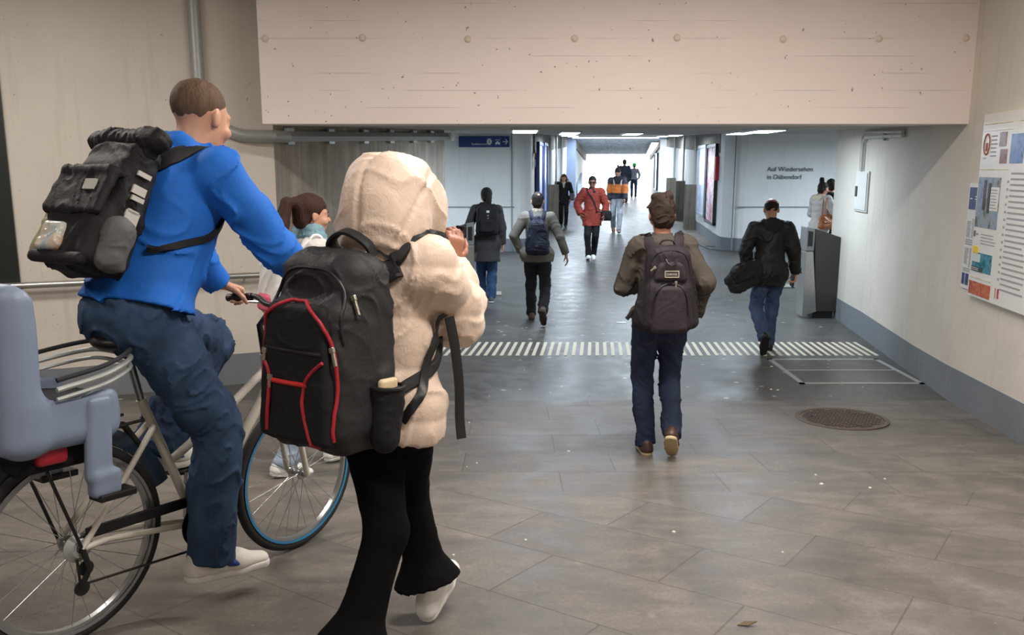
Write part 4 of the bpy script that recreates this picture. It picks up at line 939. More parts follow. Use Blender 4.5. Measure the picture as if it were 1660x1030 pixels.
# --- hooded person in the foreground
def hooded():
    M = frame(-.405, 2.60, 33); H = 1.63
    J = skel(H, 4, 0, pel=(0, 0, .836), knee=((.9, .8, 0), (-.9, .7, 0)), feet=((.045, -.25, .09, -8, -3), (.0, .20, .10, -10, 24)), hands=((-.06, .33, 1.2), (.015, .33, 1.27)), elbow=((-.9, 0, -.5), (.42, -.2, -1)), head=(0, -6, 0), shw=.175)
    build_body(J, M, 'hooded person in beige puffer jacket and black flared trousers holding up a phone', SKIN2, .0065,
               (dict(fd=(.5, .3, .5), pn=(1, 0, -.4), th=(0, .2, 1), curl=.5), dict(fd=(.1, .25, 1), pn=(-1, .35, .0), th=(-.2, 1, 0), curl=.45)))
    jm = N('beige puffer fabric'); c0 = rgb(222, 198, 180); a = jm.noise(6, 5); jm.base(jm.mix(a, tuple(x * .86 for x in c0[:3]) + (1,), tuple(x * 1.08 for x in c0[:3]) + (1,))); jm.rough(.5); jm.b.inputs['Sheen Weight'].default_value = .2
    jm.bump(jm.math('ADD', jm.noise(16, 4, dist=.8), jm.math('MULTIPLY', jm.noise(45, 3, jm.mapv((1, 1, .5)), dist=1.2), .4)), .35, .015); jm = jm.m
    jacket(J, jm, .0065, -.09, .178, .178, (.1, .104, .075), .0055, 17, 21, collar=.1, flat=.84, shr=.1, chan=(.013, .16, .02), sleeve_end=-.01, puff=(.014, 2.0))
    s, hp, R = J['s'], J['hp'], J['R']
    f = F(.0065, .04); f.u(ell(hp(0, -.03, .02), V(.145, .165, .148) * s, R)); f.u(rbox(hp(0, -.02, .05), V(.115, .13, .1) * s, .07, R), .05); f.u(ell(hp(0, -.09, -.09), V(.15, .1, .13) * s, R), .06); f.u(ell(hp(0, .12, -.01), V(.118, .075, .135) * s, R), .05); f.u(seg(hp(0, -.03, -.2), hp(0, -.02, -.12), .135 * s, .13 * s, (J['fw'], .9)), .05)
    f.cut(ell(hp(0, .25, -.03), V(.085, .13, .105) * s, R), .02); f.cut(ell(hp(0, .07, -.0), V(.09, .13, .11) * s, R), .02)
    for path in ([(0, .14, .2), (.0, .03, .19), (.01, -.1, .16), (.02, -.2, .03), (.02, -.2, -.08), (.02, -.17, -.17)], [(.09, .17, .1), (.12, .07, .12), (.15, -.02, .05), (.15, -.1, -.05), (.13, -.14, -.14)], [(-.09, .17, .1), (-.12, .07, .12), (-.15, -.02, .05), (-.15, -.1, -.05), (-.13, -.14, -.14)], [(.12, .0, -.15), (.1, -.12, -.16), (0, -.2, -.16), (-.1, -.12, -.16), (-.12, 0, -.15)]):
        P = f.snap(catmull([hp(*q) for q in path], 5), .002)
        for p, q in zip(P[:-1], P[1:]): f.cut(seg(p, q, .006), .016)
    fo = folds(.0055, 14, 31); f.disp = fo
    f.mesh('hood', jm, J['root'])
    P = [hp(.098 * math.cos(a), .158 - .012 * math.cos(2 * a), -.025 + .118 * math.sin(a)) for a in np.linspace(0, 2 * PI, 28, False)]; b = MB(); b.tube(P, .014, 8, True); b.build('hood_rim', jm, J['root'], True)
    tm = cloth('black flared cloth', (13, 13, 14), .95, .1, 400, .12, .1)
    trousers(J, tm, .007, (.112, .072, .074), .002, 14, 33, .055, .135)
    shoes(J, MWL, MWS, .0055)
    hair(J, HBK, .007)
    # phone
    w = J['wr', 1]; R = np.array(((.15, .98, .1), (-.93, .1, .34), (.33, -.15, .93)))
    T = M @ Matrix.Translation(Vector(w + V(-.03, .055, .055))) @ Matrix.Rotation(math.radians(-28), 4, 'Z') @ Matrix.Rotation(math.radians(62), 4, 'X')
    t = thing('smartphone', 'black smartphone held up in front of the hood', 'phone', M=T)
    b = MB(); b.box((-.036, -.075, -.004), (.036, .075, .004)); b.build('case', MBLK, t, bevel=.003); b = MB(); b.box((-.033, -.071, .004), (.033, .071, .0052)); b.build('screen', mat('phone glass', (20, 22, 26), .1), t); b = MB(); b.box((-.032, .045, -.0065), (-.006, .07, -.004)); b.build('camera_bump', MBLK, t)
    # backpack
    pm = cloth('black pack nylon', (38, 38, 40), .6, .22, 260, .4, .35); pm2 = cloth('black smooth pack panel', (27, 28, 31), .7, .12, 500, .15); red = mat('red piping', (168, 34, 48), .5)
    B = Bag(J, M, 'backpack', 'big black backpack with curved red piping on the back of the hooded person', -.045, .135)
    f = F(.006, .03); f.u(rbox((0, -.11, .275), (.185, .11, .28), .075, None, (.2, .12))); f.u(rbox((0, -.2, .21), (.168, .065, .215), .06, None, (.12, .15)), .02)
    f.u(seg((.165, -.09, .03), (.165, -.09, .2), .045, .035), .02); f.u(seg((-.165, -.09, .03), (-.165, -.09, .2), .045, .035), .02); f.u(rbox((0, -.11, .0), (.15, .11, .03), .03), .03)
    fo = folds(.0028, 26, 41); f.disp = lambda x, y, z: fo(x, y, z) * (1 + 1.2 * (z > .36)); f.mesh('main_compartment', pm, B.o)
    g = F(.006, .02); g.u(rbox((0, -.255, .205), (.142, .025, .2), .022, None, (.22, .1))); g.disp = folds(.002, 30, 4); g.mesh('front_pocket', pm2, B.o); f.ops += g.ops
    B.tube(f, 'red_piping', [(-.145, .03), (-.147, .14), (-.142, .26), (-.112, .355), (-.045, .405), (0, .41), (.045, .405), (.112, .355), (.142, .26), (.147, .14), (.145, .03)], .0055, red, .001)
    B.tube(f, 'red_piping', [(-.112, .235), (-.092, .2), (-.088, .14), (-.1, .03)], .0055, red, .001); B.tube(f, 'red_piping', [(.12, .25), (.075, .215), (.05, .17), (.05, .1), (.085, .0)], .0055, red, .001)
    B.tube(f, 'red_zip_band', [(-.085, .178), (0, .178), (.06, .18)], .007, mat('bright red band', (196, 40, 44), .5), .001)
    B.tube(f, 'zip', [(-.115, .272), (0, .27), (.115, .272)], .006, MBLK, .001); B.tube(f, 'zip', [(-.15, .3), (-.135, .43), (-.085, .49), (0, .502), (.085, .49), (.135, .43), (.15, .3)], .005, MBLK, .001)
    zipper(B, f, -.105, .265, .1); zipper(B, f, -.082, .19, .1); zipper(B, f, .136, .29, -.3, None, .05); zipper(B, f, .15, .43, -.4, None, .055)
    h = F(.006, .02); h.u(seg((.195, -.1, .02), (.195, -.1, .17), .045, .05, None, 'b')); h.disp = folds(.003, 40, 6); so = h.mesh('side_pocket', pm2, B.o); b = MB(); b.tube([(.195 + .05 * math.cos(a), -.1 + .05 * math.sin(a), .17) for a in np.linspace(0, 2 * PI, 20, False)], .006, 6, True); b.build('pocket_rim', MBLK, so, True)
    h = F(.005, .01); h.u(rbox((.2, -.1, .17), (.012, .035, .025), .01)); plabel(h.mesh('folded_paper', mat('cream paper', (214, 194, 156), .6), B.o), 'cream coloured edge in side pocket')
    B.handle('carry_handle', [(-.085, -.04, .535), (-.07, -.06, .575), (0, -.075, .605), (.07, -.06, .575), (.085, -.04, .535)], .035, .014, pm)
    B.shoulder_straps(.53, pm, .085, .1, .12, .02)
    yk = [J['neck'] + J['rt'] * x * s - J['fw'] * y * s - J['up'] * z * s for x, y, z in ((-.13, .09, .04), (-.08, .14, .06), (0, .16, .065), (.08, .14, .06), (.13, .09, .04))]; B.strap('padded_yoke', yk, .085, .018, pm, .012)
    c = J['pel']; pts = [c + V(.185, .02, .30), c + V(.2, .0, .22), c + V(.215, -.03, .12), c + V(.2, -.06, 0)]
    B.strap('lower_strap', [c + V(.2, .06, .3), c + V(.205, .02, .22), c + V(.2, -.05, .1), c + V(.16, -.12, .0)], .03, .006, MBLK, .01)
    P = catmull([c + V(.205, .07, .3), c + V(.215, .085, .2), c + V(.225, .09, .08), c + V(.23, .085, -.03), c + V(.24, .08, -.09)], 5); o = ribbon('dangling_strap', B.loc(P), np.array([(1, -.4, 0)] * len(P)), .034, .005, MBLK, B.o)
hooded()

# --- woman with the ponytail behind the cyclist's arm
def ponytail():
    M = frame(-1.2, 4.8, 52); J = skel(1.65, 3, feet=((-.06, .18, .085, 0, 0), (.06, -.2, .1, 0, -14)), hands=((-.2, .1, .85), (.21, -.04, .86)), head=(6, -4, 0))
    build_body(J, M, 'person with long dark ponytail and teal scarf walking behind the cyclist, mostly hidden', SKIN, .0075)
    jacket(J, cloth('off white jacket cloth', (206, 204, 200)), .009, -.12, .14, .155, (.078, .066, .05), .005, 24, 51, chan=(.006, .1, 0))
    trousers(J, denim('pale blue denim', (120, 136, 158), (160, 174, 192)), .009, (.1, .076, .07), .005, 25, 52, name='jeans'); shoes(J, MWL, MWS)
    hp, s = J['hp'], J['s']; f = F(.007, .02); n = J['neck']
    for i, (r, z) in enumerate(((.1, -.02), (.088, .03), (.076, .07))): f.u(seg(n + V(-.02, 0, z - .01) * s, n + V(.02, .02, z) * s, r * s, None, (V(0, 0, 1), .6)), .01)
    f.disp = folds(.006, 45, 54); f.mesh('scarf', cloth('teal scarf cloth', (122, 156, 168)), J['root'])
    P = [hp(0, -.105, .07), hp(.02, -.16, .06), hp(.03, -.19, -.06), hp(.04, -.19, -.18), hp(.05, -.17, -.28)]
    hair(J, hairmat('glossy dark brown hair', (58, 38, 32)), .006, 'short', [seg(P[0], P[1], .028, .03), seg(P[1], P[2], .034, .042), seg(P[2], P[3], .042, .036), seg(P[3], P[4], .036, .015)], .004, amp=.002); eyes(J, MEYE)
    b = MB(); b.lathe([(.024, -.008), (.03, 0), (.024, .008)], P[0], P[1] - P[0], 14, True); b.build('hair_tie', mat('beige tie', (150, 116, 96), .6), J['root'], True)
    B = Bag(J, M, 'backpack', 'white backpack with a pink pocket on the back of the person with the ponytail', .1, .12)
    f = F(.008, .03); f.u(rbox((0, -.08, .15), (.13, .075, .17), .06, None, (.2, .1))); f.disp = folds(.004, 30, 5); f.mesh('main_compartment', cloth('white pack cloth', (212, 210, 208)), B.o)
    g = F(.007, .02); g.u(rbox((0.02, -.15, .06), (.075, .025, .05), .022)); g.mesh('pink_pocket', cloth('pink pocket cloth', (196, 92, 112)), B.o); B.shoulder_straps(.28, MWL, .045)
ponytail()

# --- woman in the long dark coat, left
def dark_coat():
    M = frame(-.36, 11.8, -4); J = skel(1.63, 2, feet=((-.06, .25, .09, 0, 8), (.06, -.02, .085, 2, 0)), hands=((-.23, .02, .86), (.235, .05, .82)), head=(-10, -4, 0))
    build_body(J, M, 'person in long dark grey coat and blue jeans beside the left barrier', SKIN, .0085)
    k = N('dark grey coat cloth'); z = k.sep()[2]; k.base(k.mix(k.noise(6, 4), rgb(40, 38, 38), rgb(60, 58, 58))); k.rough(.85); k.bump(k.noise(30, 4), .3, .01)
    jacket(J, k.m, .009, -.29, .155, .16, (.08, .068, .055), .006, 18, 61, skirt=.215, flat=.8)
    f = F(.008, .03); n = J['neck']; f.u(seg(n + V(-.14, -.02, -.06), n + V(.14, -.02, -.06), .07, None, (V(0, 1, 0), .9))); f.u(ell(n + V(0, -.08, -.04), V(.15, .075, .1)), .03); f.disp = folds(.012, 40, 62); f.mesh('fur_hood', cloth('dark fur', (44, 38, 36), .95, .3, 300, .6), J['root'])
    trousers(J, denim('blue denim', (38, 60, 92), (62, 88, 124)), .008, (.098, .075, .074), .006, 24, 63, name='jeans'); shoes(J, mat('grey trainer', (84, 86, 88), .6), MWS)
    hp = J['hp']; hair(J, HBK, .0065, 'short', [seg(hp(0, -.1, .02), hp(.01, -.13, -.08), .04, .036), seg(hp(.01, -.13, -.08), hp(.02, -.15, -.22), .036, .02)], .004)
    B = Bag(J, M, 'backpack', 'square black backpack with small white tag on the person in the long dark coat', .13, .13)
    f = F(.008, .03); f.u(rbox((0, -.085, .18), (.155, .08, .2), .05, None, (.12, .1))); f.disp = folds(.005, 26, 64); f.mesh('main_compartment', BLK, B.o)
    p = f.front([(.01, .30)])[0]; b = MB(); b.box((-.02, -.004, -.012), (.02, .006, .018)); b.build('white_tag', mat('tag white', (190, 190, 190), .5), B.o).location = p
    for z in (.25, .21, .15):
        p = f.front([(.012 + .03 * (z < .16), z)])[0]; b = MB(); b.box((-.01, -.006, -.008), (.01, .004, .008)); b.build('buckle', ZIP, B.o).location = p
    g = F(.008, .02); g.u(rbox((0, -.165, .11), (.11, .03, .09), .028)); g.disp = folds(.004, 30, 65); g.mesh('front_pocket', BLK, B.o); B.shoulder_straps(.36, BLK, .05)
dark_coat()

# --- man in the grey blazer
def blazer():
    M = frame(.31, 10.16, 2); J = skel(1.62, 4, feet=((-.07, .24, .09, -3, 8), (.075, -.26, .2, 10, -52)), hands=((-.2, .05, .87), (.355, .03, .845)), elbow=((-1, -.5, 0), (.5, -1, .2)), head=(4, -6, 0))
    build_body(J, M, 'person in light grey blazer and dark trousers walking away, rear heel lifted', SKIN, .007, (None, dict(fd=(.25, .15, -1), pn=(-1, 0, -.2), th=(0, 1, 0), curl=.3)))
    jacket(J, cloth('light grey wool', (106, 102, 95), .9, .15, 300), .008, -.1, .145, .158, (.075, .062, .05), .005, 20, 71, flat=.76, collar=.068, sleeve_end=-.01)
    n = J['neck']; f = F(.006, .02); f.u(seg(n - J['up'] * .02, n + J['up'] * .055 + V(0, .008, 0), .068, .066, None, 'b')); f.disp = folds(.003, 50, 72); f.mesh('scarf', cloth('cream scarf', (202, 190, 172)), J['root'])
    trousers(J, cloth('dark navy trousers cloth', (34, 34, 40)), .008, (.1, .074, .064), .006, 24, 73); shoes(J, mat('brown suede', (92, 70, 56), .7, 0, .15), mat('dark sole', (46, 38, 34), .7))
    hair(J, HBK, .006, 'short', (), -.004); b = MB(); b.lathe([(.0005, .0), (.014, .0), (.012, .004), (.0005, .005)], J['hp'](.02, -.112, .075), J['R'] @ V(.1, -1, .4), 14); b.build('thin_hair_patch', SKIN, J['root'], True)
    nm = cloth('navy pack cloth', (38, 42, 58), .7); B = Bag(J, M, 'backpack', 'small navy backpack with slim straps on the person in the grey blazer', .02, .118)
    f = F(.007, .03); f.u(rbox((0, -.075, .19), (.145, .07, .21), .06, None, (.42, .25))); f.u(seg((0, -.06, .3), (0, -.06, .4), .07, .05), .03); f.disp = folds(.006, 26, 74); f.mesh('main_compartment', nm, B.o)
    B.tube(f, 'zip', [(-.08, .33), (0, .34), (.08, .33)], .004, MBLK, .001); B.tube(f, 'seam', [(-.12, .1), (-.1, .25), (-.06, .36)], .003, MBLK, .0); B.tube(f, 'seam', [(.12, .1), (.1, .25), (.06, .36)], .003, MBLK, .0)
    p = f.front([(0, .09)])[0]; b = MB(); b.box((-.03, -.003, -.012), (.03, .006, .012)); b.build('label_patch', mat('label grey', (70, 72, 82), .5), B.o).location = p; B.shoulder_straps(.4, nm, .045, .06)
blazer()

# --- bald man with the messenger bag, right
def bald():
    M = frame(2.66, 8.56, 3); J = skel(1.6, 3, feet=((-.07, -.22, .19, 4, -62), (.05, .06, .085, 6, 0)), hands=((-.2, .06, .84), (.30, .06, .78)), elbow=((-1, -.6, 0), (.8, -1, 0)), head=(6, -10, 0))
    build_body(J, M, 'bald person in black hooded jacket and blue jeans walking away on the right', SKIN, .0065, (None, dict(fd=(.0, .25, -1), pn=(-1, 0, 0), th=(0, 1, 0), curl=.6)))
    jacket(J, cloth('black shell jacket cloth', (24, 25, 26), .6, .2, 300, .3, .3), .008, -.17, .155, .165, (.086, .074, .058), .008, 20, 81, flat=.78, collar=.075)
    n = J['neck']; f = F(.007, .03); f.u(ell(n + V(0, -.075, -.03), V(.105, .06, .1))); f.u(seg(n + V(-.08, -.02, .0), n + V(.08, -.02, .0), .05), .03); f.cut(ell(n + V(0, -.0, .05), V(.07, .07, .06)), .02); f.disp = folds(.007, 36, 82); f.mesh('folded_hood', BLK, J['root'])
    trousers(J, denim('mid blue denim', (44, 56, 84), (70, 84, 114)), .008, (.1, .076, .07), .007, 24, 83, name='jeans'); shoes(J, mat('black shoe leather', (26, 25, 25), .5), mat('black sole', (18, 18, 18), .7))
    hair(J, hairmat('short dark hair', (46, 38, 34)), .006, 'bald', (), -.004)
    bm = cloth('black messenger bag cloth', (27, 27, 29), .65, .2, 300, .35, .3)
    hip = J['hip', 0] + V(-.2, -.12, -.03); T = M @ Matrix.Translation(Vector(hip + V(0, 0, -.13)))
    t = thing('messenger_bag', 'black messenger bag hanging at the left hip of the bald person', 'bag', M=T); R = np.array(Matrix.Rotation(.55, 3, 'Z') @ Matrix.Rotation(-.3, 3, 'Y'))
    f = F(.007, .03); f.u(rbox((0, 0, .14), (.20, .085, .145), .07, R, (.25, .4))); f.u(seg((-.15, -.03, .1), (.15, .02, .19), .05), .05); f.disp = folds(.008, 26, 84); f.mesh('bag_body', bm, t)
    f2 = F(.007, .02); f2.u(rbox((.01, -.06, .19), (.17, .045, .08), .03, R)); f2.disp = folds(.007, 26, 85); f2.mesh('flap', bm, t)
    jf = J['jf']; sh = J['sh', 1]; pts = [hip + V(.05, .02, .1), J['pel'] + V(-.13, -.13, .12), J['pel'] + V(-.03, -.16, .28), J['pel'] + V(.09, -.14, .46), J['neck'] + V(.1, -.03, -.02), J['neck'] + V(.1, .08, -.06), J['pel'] + V(.02, .17, .32), J['pel'] + V(-.12, .13, .1), hip + V(.06, .12, .05)]
    P = catmull(pts, 7); Q = jf.snap(P, .008); Q = np.where((np.linalg.norm(Q - P, axis=1) < .1)[:, None], Q, P); ribbon('shoulder_strap', Q - (hip + V(0, 0, -.13)), jf.grad(Q), .045, .008, cloth('dark grey webbing', (54, 54, 57)), t)
    w = J['wr', 1]; t = thing('smartphone', 'dark smartphone held low in the right hand of the bald person', 'phone', M=M @ Matrix.Translation(Vector(w + V(-.02, .035, -.085))) @ Matrix.Rotation(.3, 4, 'X') @ Matrix.Rotation(.25, 4, 'Z')); b = MB(); b.box((-.005, -.036, -.07), (.005, .036, .07)); b.build('case', MBLK, t, bevel=.003); b = MB(); b.box((-.0062, -.033, -.066), (-.005, .033, .066)); b.build('screen', mat('phone glass', (20, 22, 26), .1), t)
bald()

# --- woman in the red coat
def red_coat():
    M = frame(1.6, 16.8, 182); J = skel(1.66, 1, feet=((-.05, -.05, .1, 4, -12), (.07, .16, .09, -4, 10)), hands=((-.24, .1, .88), (.235, .1, .9)), elbow=((-1, -.7, 0), (1, -.7, 0)), head=(5, -2, 0))
    build_body(J, M, 'person in loose rust red coat with dark glasses walking toward the camera', SKIN3, .008)
    rm = cloth('rust red coat cloth', (132, 54, 45)); jacket(J, rm, .009, -.21, .175, .17, (.092, .084, .066), .008, 18, 91, skirt=.2, flat=.8, shr=.085)
    n = J['neck']; f = F(.008, .02); f.u(seg(n + V(0, .0, -.03), n + V(0, .02, .04), .085, .07, None, 'b')); f.u(seg(n + V(-.03, .09, -.04), n + V(.0, .1, -.14), .04, .015), .02); f.disp = folds(.005, 40, 92); f.mesh('dark_scarf', cloth('dark plum scarf', (48, 38, 46)), J['root'])
    trousers(J, BLKP, .009, (.098, .072, .06), .005, 24, 93); shoes(J, MWL, MWS); hp = J['hp']; hair(J, HBK, .007, 'short', (), .002)
    b = MB()
    for q in (-1, 1): b.lathe([(.0005, -.003), (.026, -.002), (.026, .002), (.0005, .003)], hp(q * .032, .112, -.006), J['R'][:, 1], 16)
    b.tube([hp(-.07, .02, 0), hp(-.06, .1, .006), hp(-.03, .115, .012), hp(0, .116, .008), hp(.03, .115, .012), hp(.06, .1, .006), hp(.07, .02, 0)], .003, 6); b.build('glasses', MBLK, J['root'], True)
    for sg in (-1, 1): b = MB(); P = J['jf'].front([(sg * .1 - .03, J['pel'][2] - .03), (sg * .1 + .05 * sg, J['pel'][2] - .06)], .002, dirn=-1, y0=-.5, ystop=.6); b.tube(P, .006, 6); b.build('pocket_welt', rm, J['root'], True)
    base = J['hip', 0] + V(-.2, .1, -.08); t = thing('shoulder_bag', 'black shoulder bag across the body of the person in the red coat', 'bag', M=M @ Matrix.Translation(Vector(base)))
    f = F(.008, .03); f.u(rbox((0, 0, .09), (.11, .06, .1), .05)); f.disp = folds(.006, 30, 94); f.mesh('bag_body', BLK, t)
    pts = [base + V(.02, .02, .17), J['pel'] + V(-.14, .2, .12), J['pel'] + V(-.02, .2, .3), J['pel'] + V(.08, .14, .44), J['neck'] + V(.1, .0, -.02), J['neck'] + V(.06, -.12, -.1), J['pel'] + V(-.08, -.17, .2), base + V(.04, -.05, .17)]
    P = catmull(pts, 6); Q = J['jf'].snap(P, .008); Q = np.where((np.linalg.norm(Q - P, axis=1) < .1)[:, None], Q, P); ribbon('strap', Q - base, J['jf'].grad(Q), .03, .008, BLK, t)
red_coat()

# --- woman in the short black coat, far left in the tunnel
def black_coat():
    M = frame(1.48, 24.1, 184); J = skel(1.52, 0, feet=((-.07, .05, .09, 0, 0), (.06, -.12, .09, 0, 0)), hands=((-.2, .1, .8), (.2, .12, .84)), elbow=((-1, -.7, 0), (1, -.7, 0)), head=(4, -2, 0))
    build_body(J, M, 'person in short black coat and cream scarf by the left tunnel wall', SKIN, .009)
    jacket(J, BLK, .011, -.16, .15, .16, (.082, .07, .055), .005, 18, 101, skirt=.18, flat=.8); trousers(J, BLKP, .01, (.095, .068, .055), .004, 20, 102); shoes(J, mat('black boot leather', (34, 32, 31), .5), MBLK, .008, .12)
    n = J['neck']; f = F(.009, .02); f.u(seg(n + V(0, .0, -.02), n + V(0, .02, .04), .08, .068, None, 'b')); f.u(seg(n + V(0, .09, -.02), n + V(0, .11, -.12), .035, .02), .02); f.mesh('scarf', cloth('cream scarf', (202, 190, 172)), J['root'])
    hp = J['hp']; hair(J, HRD, .008, 'short', [seg(hp(q * .075, -.02, .02), hp(q * .085, 0, -.13), .03, .028) for q in (-1, 1)] + [seg(hp(0, -.08, 0), hp(0, -.08, -.13), .06, .05)], .006); eyes(J, MEYE)
    base = J['hip', 0] + V(-.17, .05, .0); t = thing('shoulder_bag', 'grey shoulder bag at the side of the person in the short black coat', 'bag', M=M @ Matrix.Translation(Vector(base)))
    f = F(.009, .03); f.u(rbox((0, 0, .08), (.07, .12, .1), .05)); f.disp = folds(.005, 30, 104); f.mesh('bag_body', cloth('grey bag cloth', (96, 94, 96)), t); b = MB(); b.tube([V(0, .05, .17), J['sh', 0] + V(-.02, .07, .05) - base, J['sh', 0] + V(-.01, 0, .09) - base, J['sh', 0] + V(-.02, -.09, .03) - base, V(0, -.05, .17)], .009, 6); b.build('strap', BLK, t, True)
black_coat()

# --- man in the orange and navy jacket
def orange():
    M = frame(2.8, 22.4, 186); J = skel(1.74, 3, feet=((-.06, .3, .09, 0, 14), (.08, -.2, .16, -6, -40)), hands=((-.2, .2, .88), (.2, .05, .86)), elbow=((-1, -.6, 0), (1, -.7, 0)), head=(-6, -38, 0))
    build_body(J, M, 'bearded person with hair knot in orange and navy jacket looking down, walking toward the camera', SKIN, .008, (dict(fd=(.1, .6, -.8), pn=(1, 0, 0), th=(0, 1, .3), curl=.6), None))
    k = N('orange and navy jacket cloth'); z = k.sep()[2]; p = J['pel'][2]
    k.base(k.ramp(k.math('DIVIDE', z, 2.), [(0, rgb(34, 38, 54)), ((p + .13) / 2, rgb(34, 38, 54)), ((p + .135) / 2, rgb(206, 118, 52)), ((p + .37) / 2, rgb(206, 118, 52)), ((p + .375) / 2, rgb(50, 46, 56))])); k.b.node_tree if False else None
    for n in k.t.nodes:
        if n.bl_idname == 'ShaderNodeValToRGB': n.color_ramp.interpolation = 'CONSTANT'
    k.rough(.7); k.bump(k.noise(24, 4), .3, .01)
    jacket(J, k.m, .0095, .0, .16, .168, (.09, .08, .062), .007, 20, 111, flat=.8)
    n = J['neck']; f = F(.008, .03); f.u(seg(n + V(-.06, .03, -.02), n + V(.06, .03, -.02), .075)); f.u(seg(n + V(-.05, .1, -.04), n + V(0, .13, -.12), .04, .03), .03); f.u(seg(n + V(.05, .1, -.04), n + V(0, .13, -.12), .04, .03), .03); f.disp = folds(.006, 36, 112); f.mesh('hood_collar', cloth('dark plum hood', (42, 36, 44)), J['root'])
    for sg in (-1, 1): P = J['jf'].snap(catmull([n + V(sg * .1, .06, .0), n + V(sg * .105, .12, -.08), n + V(sg * .1, .14, -.18)], 6), .004); ribbon('white_stripe', P, J['jf'].grad(P), .03, .006, cloth('white stripe', (208, 206, 202)), J['root'])
    trousers(J, denim('pale grey denim', (142, 150, 158), (186, 192, 196)), .009, (.1, .076, .066), .006, 24, 113, name='jeans'); shoes(J, mat('rust leather', (124, 68, 46), .55), MWS, .007, .04)
    hp, R = J['hp'], J['R']; hair(J, HBR, .007, 'short', [seg(hp(0, -.05, .12), hp(0, -.07, .17), .03, .022)], -.002)
    f = F(.006, .015); f.u(ell(hp(0, .055, -.088), V(.044, .045, .04) * J['s'], R)); [f.u(seg(hp(q * .055, .01, -.05), hp(q * .04, .05, -.09), .022)) for q in (-1, 1)]; f.cut(ell(hp(0, .1, -.07), V(.025, .02, .012), R)); f.mesh('beard', HBR, J['root']); eyes(J, MEYE)
    w = J['wr', 0]; t = thing('smartphone', 'dark smartphone in the hand of the person in the orange jacket', 'phone', M=M @ Matrix.Translation(Vector(w + V(.03, .06, -.07))) @ Matrix.Rotation(-.6, 4, 'X')); b = MB(); b.box((-.005, -.036, -.075), (.005, .036, .075)); b.build('case', MBLK, t, bevel=.003); b = MB(); b.box((.005, -.033, -.07), (.0062, .033, .07)); b.build('screen', mat('phone glass', (20, 22, 26), .1), t)
orange()

# --- the two figures in the daylight at the end
def far_pair():
    M = frame(4.87, 36.6, 0); J = skel(1.84, 2, feet=((-.09, .1, .09, 0, 0), (.09, -.1, .09, 0, 0)), hands=((-.25, .05, .9), (.25, .05, .9)), head=(0, -4, 0))
    build_body(J, M, 'tall person in dark navy jacket seen from behind against the daylight', SKIN2, .011); nv = cloth('dark navy cloth', (34, 38, 50)); jacket(J, nv, .013, -.1, .15, .17, (.085, .07, .055), .006, 18, 121, flat=.8); trousers(J, nv, .012, (.1, .076, .066), .005, 20, 122); shoes(J, BLK, MBLK, .01); hair(J, HBK, .009)
    M = frame(5.88, 40.7, 8); J = skel(1.62, 2, feet=((-.09, .05, .09, 0, 0), (.09, -.08, .09, 0, 0)), hands=((-.2, .2, .95), (.22, .1, .9)), head=(-20, -14, 0))
    build_body(J, M, 'person in bright green knit cap and grey jacket seen from behind at the tunnel end', SKIN2, .011); jacket(J, cloth('grey blue jacket cloth', (112, 118, 132)), .013, .0, .14, .16, (.08, .066, .05), .006, 18, 123, flat=.8); trousers(J, cloth('navy trousers cloth', (46, 52, 76)), .012, (.098, .074, .062), .005, 20, 124); shoes(J, BLK, MBLK, .01)
    f = F(.009, .02); f.u(ell(J['hp'](0, -.015, .04), V(.095, .115, .1), J['R'])); f.keep(half(J['hp'](0, 0, .0), -J['R'][:, 2] + .55 * J['R'][:, 1])); f.disp = folds(.003, 60, 125); f.mesh('knit_cap', cloth('green knit', (52, 168, 92)), J['root']); hair(J, HBK, .01, 'short', (), -.006)
    n = J['neck']; f = F(.01, .02); f.u(seg(n + V(-.12, -.02, -.05), n + V(.12, -.02, -.05), .065)); f.mesh('rose_collar', cloth('rose collar cloth', (168, 112, 112)), J['root'])
far_pair()

